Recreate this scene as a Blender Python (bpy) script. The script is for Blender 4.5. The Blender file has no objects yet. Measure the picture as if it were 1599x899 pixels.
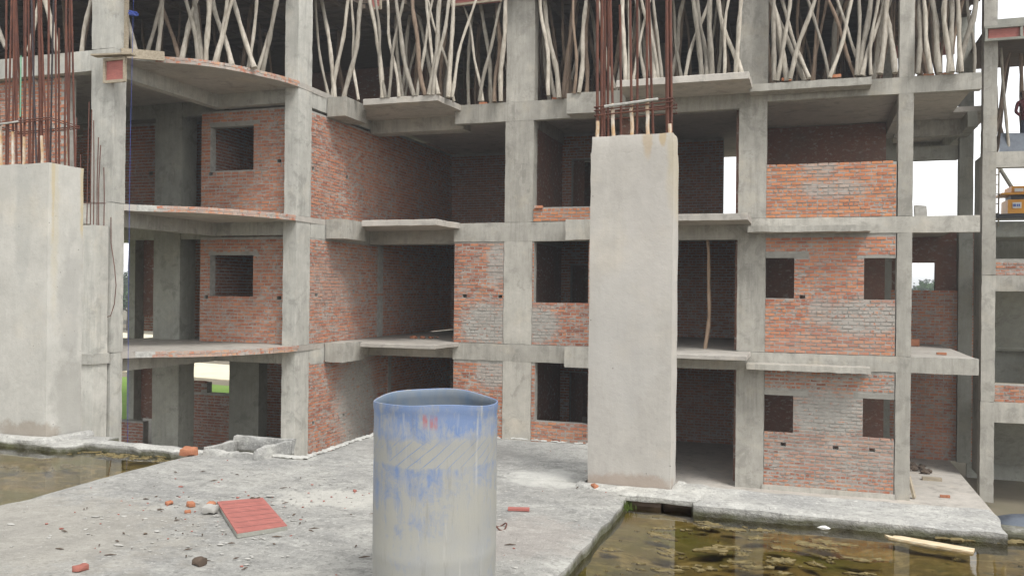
import bpy, bmesh, math, random
from mathutils import Vector, Matrix, noise
random.seed(11)
sc = bpy.context.scene
C = sc.collection
R = math.radians

# ------------------------------------------------------------------ camera, sky, sun, exposure
EYE = 1.5
YAW, PITCH, ROLL, FPX = 0.3273, 0.0017, 0.0103, 1350.0
fw = Vector((-math.sin(YAW)*math.cos(PITCH), math.cos(YAW)*math.cos(PITCH), math.sin(PITCH)))
rt = Vector((math.cos(YAW), math.sin(YAW), 0)); up = rt.cross(fw)
rr = rt*math.cos(ROLL)+up*math.sin(ROLL); uu = up*math.cos(ROLL)-rt*math.sin(ROLL)
cd = bpy.data.cameras.new('camera'); cam = bpy.data.objects.new('camera', cd); C.objects.link(cam)
cam.matrix_world = Matrix(((rr.x, uu.x, -fw.x, 0), (rr.y, uu.y, -fw.y, 0), (rr.z, uu.z, -fw.z, EYE), (0, 0, 0, 1)))
cd.sensor_width = 36.0; cd.lens = 36.0*FPX/1599.0; cd.clip_start = 0.05; cd.clip_end = 3000
sc.camera = cam

SUN_EL, SUN_AZ = R(56), R(128)          # azimuth clockwise from +Y (depth); the sun stands behind and right of the camera
w = bpy.data.worlds.new('World'); sc.world = w; w.use_nodes = True
nt = w.node_tree; nt.nodes.clear()
sky = nt.nodes.new('ShaderNodeTexSky'); sky.sky_type = 'NISHITA'; sky.sun_disc = False
sky.sun_elevation = SUN_EL; sky.sun_rotation = SUN_AZ; sky.dust_density = 0.8; sky.air_density = 1.15; sky.ozone_density = 1.0
hs = nt.nodes.new('ShaderNodeHueSaturation'); hs.inputs['Saturation'].default_value = 0.09; hs.inputs['Value'].default_value = 1.0
bg = nt.nodes.new('ShaderNodeBackground'); bg.inputs['Strength'].default_value = 0.15
wo = nt.nodes.new('ShaderNodeOutputWorld')
nt.links.new(sky.outputs[0], hs.inputs['Color']); nt.links.new(hs.outputs[0], bg.inputs[0]); nt.links.new(bg.outputs[0], wo.inputs[0])
sd = bpy.data.lights.new('sun', 'SUN'); sd.energy = 1.5; sd.angle = R(18); sd.color = (1.0, 0.98, 0.95)
so = bpy.data.objects.new('sun', sd); C.objects.link(so)
sv = Vector((math.sin(SUN_AZ)*math.cos(SUN_EL), math.cos(SUN_AZ)*math.cos(SUN_EL), math.sin(SUN_EL)))
so.rotation_euler = sv.to_track_quat('Z', 'Y').to_euler(); so.location = sv*60
sc.view_settings.view_transform = 'Standard'; sc.view_settings.look = 'None'
sc.view_settings.exposure = 0.98; sc.view_settings.gamma = 1.0; sc.view_settings.use_curve_mapping = False
sc.render.engine = 'CYCLES'
sc.cycles.use_denoising = True; sc.cycles.max_bounces = 7; sc.cycles.diffuse_bounces = 4; sc.cycles.transparent_max_bounces = 12
sc.cycles.caustics_reflective = False; sc.cycles.caustics_refractive = False

# ------------------------------------------------------------------ levels
L0, L1, L2, L3, L3B = -3.22, 0.057, 3.27, 6.45, 6.57
YF = 21.614                              # the main facade
FORM = 9.32                              # soffit of the formwork over the top storey

# ------------------------------------------------------------------ shader helpers
class NT:
    def __init__(s, name):
        s.m = bpy.data.materials.new(name); s.m.use_nodes = True; s.t = s.m.node_tree; s.t.nodes.clear()
        s.out = s.t.nodes.new('ShaderNodeOutputMaterial')
        s.p = s.t.nodes.new('ShaderNodeBsdfPrincipled'); s.t.links.new(s.p.outputs[0], s.out.inputs[0])
        s.geo = s.t.nodes.new('ShaderNodeNewGeometry'); s.pos = s.geo.outputs['Position']
    def n(s, ty, **kw):
        nd = s.t.nodes.new(ty)
        for k, v in kw.items(): setattr(nd, k, v)
        return nd
    def set(s, sock, v):
        if isinstance(v, bpy.types.NodeSocket): s.t.links.new(v, sock)
        elif isinstance(v, (tuple, list)) and len(v) == 3 and sock.type == 'RGBA': sock.default_value = (*v, 1)
        else: sock.default_value = v
    def map(s, scale, vec=None, loc=(0, 0, 0), rot=(0, 0, 0)):
        nd = s.n('ShaderNodeMapping'); s.set(nd.inputs[0], vec or s.pos)
        nd.inputs[1].default_value = loc; nd.inputs[2].default_value = rot; nd.inputs[3].default_value = scale
        return nd.outputs[0]
    def noise(s, scale, vec=None, detail=5, rough=0.6, dist=0.0):
        nd = s.n('ShaderNodeTexNoise'); s.set(nd.inputs['Vector'], vec or s.pos)
        nd.inputs['Scale'].default_value = scale; nd.inputs['Detail'].default_value = detail
        nd.inputs['Roughness'].default_value = rough; nd.inputs['Distortion'].default_value = dist
        return nd.outputs[0]
    def math(s, op, a, b=None, c=None, clamp=False):
        nd = s.n('ShaderNodeMath', operation=op, use_clamp=clamp); s.set(nd.inputs[0], a)
        if b is not None: s.set(nd.inputs[1], b)
        if c is not None: s.set(nd.inputs[2], c)
        return nd.outputs[0]
    def ramp(s, fac, stops, interp='LINEAR'):
        nd = s.n('ShaderNodeValToRGB'); s.set(nd.inputs[0], fac); cr = nd.color_ramp; cr.interpolation = interp
        while len(cr.elements) < len(stops): cr.elements.new(0.5)
        for e, (p, c) in zip(cr.elements, stops):
            e.position = p; e.color = (*c, 1) if isinstance(c, (tuple, list)) else (c, c, c, 1)
        return nd.outputs[0]
    def mix(s, fac, a, b, mode='MIX'):
        nd = s.n('ShaderNodeMix', data_type='RGBA', blend_type=mode)
        s.set(nd.inputs[0], fac); s.set(nd.inputs[6], a); s.set(nd.inputs[7], b); return nd.outputs[2]
    def bump(s, h, strength=0.3, dist=0.01):
        nd = s.n('ShaderNodeBump'); nd.inputs['Strength'].default_value = strength; nd.inputs['Distance'].default_value = dist
        s.set(nd.inputs['Height'], h); s.t.links.new(nd.outputs[0], s.p.inputs['Normal'])
    def xyz(s, vec=None):
        nd = s.n('ShaderNodeSeparateXYZ'); s.set(nd.inputs[0], vec or s.pos); return nd.outputs
    def done(s, col, rough=0.85, spec=0.2, metal=0.0):
        s.set(s.p.inputs['Base Color'], col); s.set(s.p.inputs['Roughness'], rough)
        s.p.inputs['Specular IOR Level'].default_value = spec; s.p.inputs['Metallic'].default_value = metal
        return s.m
    def blob(s, c, r, soft=0.35, torn=2.6):
        """0..1 inside an ellipsoid at c with radii r, its rim torn by noise"""
        d = s.n('ShaderNodeVectorMath', operation='SUBTRACT'); s.set(d.inputs[0], s.pos); d.inputs[1].default_value = c
        q = s.n('ShaderNodeVectorMath', operation='DIVIDE'); s.set(q.inputs[0], d.outputs[0]); q.inputs[1].default_value = r
        l = s.n('ShaderNodeVectorMath', operation='LENGTH'); s.set(l.inputs[0], q.outputs[0])
        nz = s.noise(4.5, detail=9, rough=0.72)
        v = s.math('ADD', l.outputs['Value'], s.math('MULTIPLY', s.math('SUBTRACT', nz, 0.5), torn))
        mr = s.n('ShaderNodeMapRange', interpolation_type='SMOOTHSTEP')
        s.set(mr.inputs[0], v); mr.inputs[1].default_value = 1.0+soft; mr.inputs[2].default_value = 1.0-soft
        mr.inputs[3].default_value = 0; mr.inputs[4].default_value = 1
        return mr.outputs[0]

def concrete(name, light, dark, streak=0.35, blotch=0.5, bump=0.35, boards=True, stains=(), pits=0.25, rough=0.9, patch_k=0.55):
    s = NT(name)
    b = s.noise(0.9, detail=7, rough=0.62, dist=0.4)
    c = s.mix(s.ramp(b, [(0.34, 0.0), (0.66, blotch)]), light, dark)
    where = s.ramp(s.noise(0.7, s.map((1, 1, 1), loc=(8, 2, 5)), detail=4), [(0.36, 0.3), (0.58, 1.0)])
    st = s.noise(1.0, s.map((7, 7, 0.8)), detail=8, rough=0.74, dist=0.15)
    c = s.mix(s.math('MULTIPLY', where, s.ramp(st, [(0.36, streak), (0.56, 0.0)])), c, tuple(v*0.58 for v in dark))
    st2 = s.noise(1.0, s.map((13, 13, 1.3), loc=(5, 3, 1)), detail=6, rough=0.7)
    c = s.mix(s.ramp(st2, [(0.54, 0.0), (0.74, streak*0.7)]), c, tuple(min(1, v*1.28) for v in light))
    pat = s.noise(2.3, s.map((1, 1, 1), loc=(1, 9, 3)), detail=8, rough=0.7, dist=0.5)
    c = s.mix(s.ramp(pat, [(0.53, 0.0), (0.62, patch_k)]), c, tuple(v*0.70 for v in dark))
    c = s.mix(s.ramp(s.noise(1.7, s.map((1, 1, 1), loc=(4, 4, 8)), detail=7), [(0.55, 0.0), (0.7, 0.5)]), c, (light[0]*1.08, light[1]*1.02, light[2]*0.93))
    fine = s.noise(38, detail=4, rough=0.7)
    c = s.mix(s.ramp(fine, [(0.32, pits), (0.46, 0.0)]), c, tuple(v*0.55 for v in dark))
    c = s.mix(s.ramp(s.noise(5.5, detail=6), [(0.3, 0.35), (0.6, 0.0)]), c, tuple(v*0.8 for v in dark))
    vo = s.n('ShaderNodeTexVoronoi'); s.set(vo.inputs['Vector'], s.pos); vo.inputs['Scale'].default_value = 11.0
    hole = s.math('MULTIPLY', s.math('LESS_THAN', vo.outputs['Distance'], s.math('MULTIPLY', s.noise(9), 0.13)), s.math('GREATER_THAN', s.xyz(vo.outputs['Color'])[0], 0.55))
    c = s.mix(s.math('MULTIPLY', hole, 0.75), c, tuple(v*0.35 for v in dark))
    oi = s.n('ShaderNodeObjectInfo')
    c = s.mix(1.0, c, s.ramp(oi.outputs['Random'], [(0.0, (0.84, 0.83, 0.81)), (0.5, (0.97, 0.965, 0.95)), (1.0, (1.1, 1.09, 1.07))]), 'MULTIPLY')
    for cc, r, col, k in stains:
        c = s.mix(s.math('MULTIPLY', s.blob(cc, r), k), c, col)
    h = s.math('ADD', s.math('MULTIPLY', fine, 0.5), s.noise(9, detail=6))
    s.bump(h, bump, 0.012)
    return s.done(c, rough, 0.15)

MORTAR = (0.40, 0.385, 0.35)
def brick_mat(name, smear=0.45, zones=(), stops=None, dirt=0.25):
    s = NT(name)
    oi = s.n('ShaderNodeObjectInfo')
    rnd = s.math('FRACT', s.math('ADD', oi.outputs['Random'], s.geo.outputs['Random Per Island']))
    c = s.ramp(rnd, stops or [(0.0, (0.20, 0.066, 0.042)), (0.25, (0.31, 0.105, 0.062)), (0.6, (0.40, 0.15, 0.085)), (0.85, (0.47, 0.20, 0.105)), (1.0, (0.34, 0.16, 0.12))])
    c = s.mix(s.ramp(s.noise(14, detail=5), [(0.35, 0.0), (0.75, 0.45)]), c, (0.22, 0.085, 0.06))
    c = s.mix(1.0, c, (1.16, 1.17, 1.10), 'MULTIPLY')
    sm = s.noise(1.0, s.map((6.5, 6.5, 12)), detail=7, rough=0.72)
    t = 0.60-0.26*smear
    m = s.ramp(sm, [(t, 0.0), (min(0.98, t+0.06), 0.92)])
    big = s.ramp(s.noise(0.9, detail=5), [(0.36, 0.35), (0.58, 1.0)])
    m = s.math('MULTIPLY', m, big)
    for cc, r, k in zones:
        z = s.math('MULTIPLY', s.blob(cc, r, 0.3, 1.5), k)
        z = s.math('MULTIPLY', z, s.ramp(s.noise(1.0, s.map((7, 7, 13), loc=(3, 1, 7)), detail=7, rough=0.7), [(0.36, 0.0), (0.45, 1.0)]))
        m = s.math('MAXIMUM', m, z)
    mc = s.mix(s.ramp(s.noise(8, detail=5), [(0.35, 0.0), (0.7, 0.7)]), MORTAR, (0.29, 0.275, 0.25))
    c = s.mix(m, c, mc)
    c = s.mix(s.ramp(s.noise(1.6, detail=6), [(0.3, dirt), (0.6, 0.0)]), c, (0.14, 0.11, 0.095))
    c = s.mix(s.ramp(s.noise(22, detail=6, rough=0.7), [(0.35, 0.0), (0.8, 0.25)]), c, (0.36, 0.27, 0.21))
    s.bump(s.math('ADD', s.noise(45, detail=4), s.noise(13, detail=5)), 0.45, 0.01)
    return s.done(c, 0.92, 0.12)

def plain(name, a, b, scale=6, rough=0.8, spec=0.2, stretch=(1, 1, 1), bump=0.3, metal=0.0, obj=False):
    s = NT(name)
    vec = s.map(stretch)
    if obj:
        tc = s.n('ShaderNodeTexCoord'); vec = s.map(stretch, tc.outputs['Object'])
    nz = s.noise(scale, vec, detail=6, rough=0.65)
    c = s.mix(s.ramp(nz, [(0.32, 0.0), (0.68, 1.0)]), a, b)
    if obj:
        oi = s.n('ShaderNodeObjectInfo')
        c = s.mix(1.0, c, s.ramp(oi.outputs['Random'], [(0.0, 0.5), (1.0, 1.08)]), 'MULTIPLY')
    if bump: s.bump(nz, bump, 0.01)
    return s.done(c, rough, spec, metal)

M = {}
M['frame'] = concrete('concrete_frame', (0.455, 0.437, 0.393), (0.31, 0.297, 0.265), streak=0.55, blotch=0.6)
M['frame_left'] = concrete('concrete_frame_left', (0.50, 0.49, 0.45), (0.34, 0.335, 0.305), streak=0.55, blotch=0.6)
M['stair'] = concrete('concrete_stair', (0.36, 0.36, 0.32), (0.24, 0.24, 0.21), streak=0.3, blotch=0.6)
M['slab'] = concrete('concrete_slab', (0.47, 0.44, 0.40), (0.33, 0.31, 0.28), streak=0.1, blotch=0.6)
M['fgcol'] = concrete('concrete_front_column', (0.50, 0.475, 0.435), (0.40, 0.38, 0.35), streak=0.22, blotch=0.7, bump=0.3, pits=0.14, patch_k=0.16,
                      stains=[((-1.13, 6.44, 2.64), (0.035, 0.2, 0.12), (0.40, 0.27, 0.12), 0.4), ((-1.02, 6.44, 2.66), (0.025, 0.2, 0.07), (0.40, 0.27, 0.1), 0.5), ((-0.95, 6.62, 2.4), (0.04, 0.25, 0.35), (0.44, 0.36, 0.2), 0.35), ((-1.25, 6.46, 0.03), (0.4, 0.2, 0.09), (0.28, 0.21, 0.16), 0.6), ((-1.30, 6.46, 1.1), (0.25, 0.2, 0.5), (0.40, 0.385, 0.36), 0.4), ((-1.1, 6.46, 1.9), (0.2, 0.2, 0.5), (0.43, 0.405, 0.375), 0.4)])
M['fgleft'] = concrete('concrete_left_column', (0.53, 0.515, 0.475), (0.42, 0.41, 0.375), streak=0.22, blotch=0.7, bump=0.3, pits=0.14, patch_k=0.22,
                       stains=[((-6.92, 6.54, 2.25), (0.06, 0.05, 0.9), (0.48, 0.42, 0.29), 0.35), ((-6.92, 6.52, 2.5), (0.05, 0.02, 0.5), (0.45, 0.35, 0.18), 0.45), ((-6.92, 6.88, 2.4), (0.05, 0.03, 0.5), (0.44, 0.34, 0.15), 0.55),
                               ((-6.93, 6.72, 1.35), (0.1, 0.13, 0.55), (0.33, 0.32, 0.295), 0.45), ((-6.93, 6.75, 0.3), (0.2, 0.22, 0.45), (0.29, 0.28, 0.25), 0.55),
                               ((-7.25, 6.46, 2.2), (0.1, 0.1, 0.7), (0.36, 0.36, 0.335), 0.4), ((-7.1, 6.46, 0.06), (0.5, 0.2, 0.10), (0.26, 0.21, 0.16), 0.6)])
def deck_mat(name, k0, patches, dark=0.6):
    s = NT(name); K = lambda *c: tuple(v*k0 for v in c)
    b = s.noise(0.8, detail=9, rough=0.66, dist=0.7)
    c = s.mix(s.ramp(b, [(0.36, 0.0), (0.60, 1.0)]), K(0.25, 0.246, 0.232), K(0.36, 0.35, 0.318))
    c = s.mix(s.ramp(s.noise(3.0, detail=9, rough=0.74), [(0.50, 0.0), (0.66, 0.8)]), c, K(0.45, 0.44, 0.40))
    c = s.mix(s.ramp(s.noise(5.5, s.map((1, 1.6, 1), loc=(2, 7, 0)), detail=9, rough=0.8), [(0.38, dark), (0.52, 0.0)]), c, K(0.15, 0.147, 0.137))
    c = s.mix(s.ramp(s.noise(26, detail=6, rough=0.75), [(0.55, 0.0), (0.66, 0.75)]), c, K(0.50, 0.49, 0.45))
    c = s.mix(s.ramp(s.noise(31, s.map((1, 1, 1), loc=(3, 1, 2)), detail=6, rough=0.75), [(0.35, 0.6), (0.46, 0.0)]), c, K(0.12, 0.117, 0.108))
    for cc, r, col, k in patches:
        c = s.mix(s.math('MULTIPLY', s.blob(cc, r), k), c, col)
    z = s.math('ADD', s.xyz()[2], s.math('MULTIPLY', s.math('SUBTRACT', s.noise(6, detail=6), 0.5), 0.05))
    moss = s.math('MULTIPLY', s.ramp(s.math('ADD', z, 0.5), [(0.452, 1.0), (0.482, 0.0)]), s.ramp(s.noise(9, detail=5), [(0.35, 0.7), (0.6, 0.97)]))
    c = s.mix(moss, c, s.mix(s.ramp(s.noise(5, detail=5), [(0.4, 0.0), (0.6, 1.0)]), (0.06, 0.055, 0.034), (0.10, 0.10, 0.055)))
    s.bump(s.math('ADD', s.noise(24, detail=7, rough=0.75), s.noise(70, detail=3)), 0.7, 0.014)
    return s.done(c, 0.93, 0.12)
M['deck'] = deck_mat('concrete_deck', 1.0, [((-3.15, 5.45, 0), (0.42, 0.26, 0.4), (0.56, 0.54, 0.48), 0.5), ((-1.95, 6.6, 0), (0.3, 0.3, 0.4), (0.58, 0.57, 0.52), 0.5),
                          ((-4.6, 4.0, 0), (1.2, 0.8, 0.4), (0.31, 0.285, 0.24), 0.5), ((-1.7, 5.0, 0), (0.5, 0.4, 0.4), (0.34, 0.30, 0.265), 0.45), ((-3.3, 7.4, 0), (0.9, 0.5, 0.4), (0.21, 0.20, 0.185), 0.5)])
M['kerb'] = deck_mat('kerb_concrete', 1.22, [], 0.5)
M['lime'] = plain('lime_mortar', (0.50, 0.49, 0.45), (0.30, 0.295, 0.27), 14, 0.95, 0.1, bump=0.6)
M['mortar'] = plain('wall_mortar', MORTAR, (0.25, 0.24, 0.215), 7, 0.95, 0.1, bump=0.6)
M['lintel'] = concrete('concrete_lintel', (0.36, 0.35, 0.32), (0.26, 0.25, 0.225), streak=0.15, blotch=0.5)
M['brick_orange'] = brick_mat('brick_orange', 0.26, [((0.55, YF, 3.95), (0.75, 1.5, 0.22), 0.8), ((0.3, YF, 4.45), (0.35, 1.5, 0.25), 0.7)],
                              stops=[(0.0, (0.34, 0.115, 0.058)), (0.3, (0.45, 0.165, 0.078)), (0.7, (0.53, 0.215, 0.095)), (1.0, (0.42, 0.165, 0.09))], dirt=0.12)
M['brick_mixed'] = brick_mat('brick_mixed', 0.28, [((1.3, YF, 0.95), (0.95, 1.5, 0.42), 0.95), ((0.35, YF, 1.05), (0.3, 1.5, 0.35), 0.8), ((0.6, YF, 0.3), (1.4, 1.5, 0.3), 0.25)],
                             stops=[(0.0, (0.31, 0.10, 0.06)), (0.35, (0.42, 0.15, 0.085)), (0.75, (0.50, 0.205, 0.105)), (1.0, (0.38, 0.17, 0.115))], dirt=0.15)
M['brick_limed'] = brick_mat('brick_limed', 0.5, [((0.5, YF, -1.35), (0.95, 1.5, 0.55), 1.0), ((1.0, YF, -2.2), (1.6, 1.5, 0.5), 0.45)], dirt=0.15)
M['brick_panel'] = brick_mat('brick_panel', 0.34, [((-8.0, YF, 0.55), (0.75, 1.5, 0.62), 1.0), ((-6.55, YF, 0.6), (0.5, 1.5, 0.5), 1.0), ((-7.75, YF, 2.2), (0.3, 1.5, 0.6), 0.9), ((-7.85, YF, -0.75), (0.5, 1.5, 0.35), 0.9)])
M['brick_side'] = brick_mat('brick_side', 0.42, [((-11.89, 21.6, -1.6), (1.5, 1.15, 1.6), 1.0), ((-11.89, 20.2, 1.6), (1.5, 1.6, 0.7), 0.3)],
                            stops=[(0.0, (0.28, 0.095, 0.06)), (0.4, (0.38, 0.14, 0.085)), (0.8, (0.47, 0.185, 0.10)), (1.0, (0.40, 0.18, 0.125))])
M['brick_left'] = brick_mat('brick_left', 0.32, stops=[(0.0, (0.28, 0.10, 0.06)), (0.4, (0.38, 0.14, 0.08)), (0.8, (0.47, 0.195, 0.105)), (1.0, (0.36, 0.165, 0.115))])
M['brick_shade_toned'] = brick_mat('brick_shade_toned', 0.3, stops=[(0.0, (0.20, 0.075, 0.052)), (0.5, (0.28, 0.105, 0.068)), (1.0, (0.35, 0.14, 0.085))], dirt=0.4)  # same brick toned down: the dimness of inner rooms put into its colour
M['brick_shade_darkened'] = brick_mat('brick_shade_darkened', 0.2, stops=[(0.0, (0.13, 0.07, 0.055)), (0.5, (0.16, 0.08, 0.062)), (1.0, (0.19, 0.095, 0.07))], dirt=0.6)  # brick darkened further so unlit interiors look black; shade painted as colour
M['brick_rim'] = brick_mat('brick_rim', 0.6, stops=[(0.0, (0.36, 0.13, 0.085)), (0.5, (0.44, 0.19, 0.12)), (1.0, (0.48, 0.27, 0.17))], dirt=0.1)
M['brick_loose'] = plain('brick_loose', (0.40, 0.18, 0.10), (0.30, 0.125, 0.075), 9, 0.9, 0.1, bump=0.5)
M['pole'] = plain('timber_pole', (0.53, 0.485, 0.41), (0.28, 0.245, 0.195), 5, 0.85, 0.15, (3, 3, 0.8), 0.5, obj=True)
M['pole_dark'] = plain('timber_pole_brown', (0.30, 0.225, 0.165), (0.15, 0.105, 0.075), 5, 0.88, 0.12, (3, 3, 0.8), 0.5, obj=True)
M['pole_tan'] = plain('timber_pole_tan', (0.40, 0.29, 0.205), (0.27, 0.19, 0.13), 5, 0.88, 0.12, (3, 3, 0.8), 0.5)
M['plank'] = plain('formwork_plank', (0.18, 0.14, 0.105), (0.09, 0.068, 0.052), 4, 0.88, 0.12, (0.6, 5, 5), 0.4, obj=True)
M['timber'] = plain('raw_timber', (0.42, 0.36, 0.27), (0.25, 0.21, 0.155), 6, 0.88, 0.12, (1, 5, 5), 0.4)
M['redply'] = plain('red_oxide_plywood', (0.40, 0.145, 0.12), (0.27, 0.10, 0.085), 5, 0.8, 0.2, (1.5, 6, 6), 0.25)
M['floatwood'] = plain('bleached_board', (0.66, 0.60, 0.44), (0.45, 0.30, 0.15), 6, 0.8, 0.2, (2, 9, 9), 0.4)
M['steel'] = plain('rusty_rebar', (0.15, 0.058, 0.036), (0.075, 0.034, 0.028), 22, 0.75, 0.3, (1, 1, 0.5), 0.5)
M['steel_dark'] = plain('dark_rebar', (0.06, 0.05, 0.055), (0.035, 0.03, 0.032), 22, 0.65, 0.3, (1, 1, 0.5), 0.4)
M['steel_mortar'] = plain('mortared_rebar', (0.58, 0.55, 0.49), (0.42, 0.24, 0.09), 13, 0.9, 0.15, (1, 1, 0.6), 0.5)
M['foliage'] = plain('foliage', (0.055, 0.095, 0.035), (0.025, 0.05, 0.02), 0.6, 0.8, 0.2, bump=0)
M['foliage_far'] = plain('foliage_far', (0.06, 0.085, 0.05), (0.035, 0.055, 0.035), 0.2, 0.85, 0.15, bump=0)
M['bark'] = plain('bark', (0.09, 0.065, 0.045), (0.05, 0.037, 0.027), 6, 0.9, 0.1)
M['white'] = plain('white_paint', (0.72, 0.71, 0.67), (0.6, 0.59, 0.55), 3, 0.7, 0.3, bump=0.1)
M['cream'] = plain('pale_gravel', (0.74, 0.67, 0.49), (0.62, 0.55, 0.41), 0.7, 0.95, 0.1, bump=0.1)
M['grass'] = plain('grass', (0.13, 0.24, 0.035), (0.18, 0.27, 0.06), 0.9, 0.95, 0.1, bump=0.2)
M['dirt'] = plain('site_ground', (0.22, 0.185, 0.14), (0.14, 0.13, 0.085), 0.35, 0.95, 0.1, bump=0.3)
M['yellow'] = plain('yellow_paint', (0.72, 0.32, 0.025), (0.55, 0.24, 0.02), 4, 0.45, 0.4, bump=0.05)
M['black'] = plain('black_metal', (0.03, 0.03, 0.033), (0.018, 0.018, 0.02), 6, 0.5, 0.4, bump=0.1)
M['label_blue'] = plain('blue_print', (0.08, 0.16, 0.5), (0.07, 0.13, 0.42), 9, 0.5, 0.3, bump=0)
M['tarp'] = plain('blue_grey_tarp', (0.13, 0.15, 0.175), (0.07, 0.08, 0.10), 5, 0.55, 0.35, bump=0.4)
M['rope'] = plain('blue_rope', (0.05, 0.09, 0.36), (0.035, 0.06, 0.26), 30, 0.6, 0.3, bump=0.2)
M['green'] = plain('green_tape', (0.20, 0.42, 0.27), (0.14, 0.32, 0.2), 20, 0.5, 0.3, bump=0.1)
M['chip'] = plain('pale_chips', (0.48, 0.465, 0.425), (0.26, 0.25, 0.23), 3, 0.95, 0.1, bump=0.2)
M['chip_red'] = plain('red_chips', (0.33, 0.13, 0.10), (0.25, 0.10, 0.08), 5, 0.9, 0.1, bump=0.2)
M['stripe'] = plain('worn_red_stripe', (0.27, 0.115, 0.10), (0.20, 0.095, 0.085), 9, 0.85, 0.15, bump=0.1)
M['twig'] = plain('dark_splinters', (0.13, 0.095, 0.07), (0.07, 0.055, 0.045), 5, 0.9, 0.1, bump=0.2)
M['algae'] = plain('pond_scum', (0.235, 0.185, 0.09), (0.095, 0.077, 0.036), 26, 0.9, 0.1, bump=0.8)
M['moss'] = plain('moss', (0.10, 0.14, 0.03), (0.06, 0.085, 0.02), 20, 0.95, 0.1, bump=0.5)
M['skin'] = plain('skin', (0.13, 0.075, 0.05), (0.10, 0.06, 0.04), 8, 0.6, 0.3, bump=0)
M['hair'] = plain('black_hair', (0.012, 0.011, 0.012), (0.02, 0.018, 0.018), 30, 0.5, 0.3, bump=0.2)
M['shirt'] = plain('maroon_shirt', (0.12, 0.035, 0.04), (0.08, 0.025, 0.03), 8, 0.9, 0.1, bump=0.2)
M['trouser'] = plain('dark_trousers', (0.035, 0.04, 0.055), (0.025, 0.028, 0.04), 8, 0.9, 0.1, bump=0.2)

def mud_mat():
    s = NT('pool_mud')
    c = s.mix(s.ramp(s.noise(1.1, detail=7, dist=0.5), [(0.38, 0.0), (0.62, 1.0)]), (0.165, 0.115, 0.042), (0.095, 0.08, 0.034))
    c = s.mix(s.ramp(s.noise(4.2, s.map((1, 1.3, 1)), detail=8, rough=0.72, dist=0.8), [(0.50, 0.0), (0.60, 0.85)]), c, (0.27, 0.205, 0.095))
    c = s.mix(s.ramp(s.noise(6.0, s.map((1, 1.5, 1), loc=(7, 2, 0)), detail=8, rough=0.75), [(0.36, 0.85), (0.47, 0.0)]), c, (0.045, 0.04, 0.018))
    c = s.mix(s.ramp(s.noise(0.8, s.map((1, 1, 1), loc=(4, 2, 0)), detail=6), [(0.48, 0.0), (0.62, 0.75)]), c, (0.115, 0.115, 0.028))
    s.bump(s.noise(7, detail=6), 0.6, 0.02)
    return s.done(c, 0.95, 0.05)
M['mud'] = mud_mat()
def water_mat():
    s = NT('pool_water'); t = s.t
    t.nodes.remove(s.p)
    gl = s.n('ShaderNodeBsdfGlossy'); gl.inputs['Roughness'].default_value = 0.02; gl.inputs['Color'].default_value = (1, 1, 1, 1)
    tr = s.n('ShaderNodeBsdfTransparent'); tr.inputs['Color'].default_value = (0.90, 0.87, 0.72, 1)
    fr = s.n('ShaderNodeFresnel'); fr.inputs['IOR'].default_value = 1.33
    bp = s.n('ShaderNodeBump'); bp.inputs['Strength'].default_value = 0.04; bp.inputs['Distance'].default_value = 0.01
    s.set(bp.inputs['Height'], s.noise(5, detail=3))
    t.links.new(bp.outputs[0], gl.inputs['Normal']); t.links.new(bp.outputs[0], fr.inputs['Normal'])
    mx = s.n('ShaderNodeMixShader'); t.links.new(fr.outputs[0], mx.inputs[0]); t.links.new(tr.outputs[0], mx.inputs[1]); t.links.new(gl.outputs[0], mx.inputs[2])
    t.links.new(mx.outputs[0], s.out.inputs[0])
    return s.m
M['water'] = water_mat()

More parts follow.
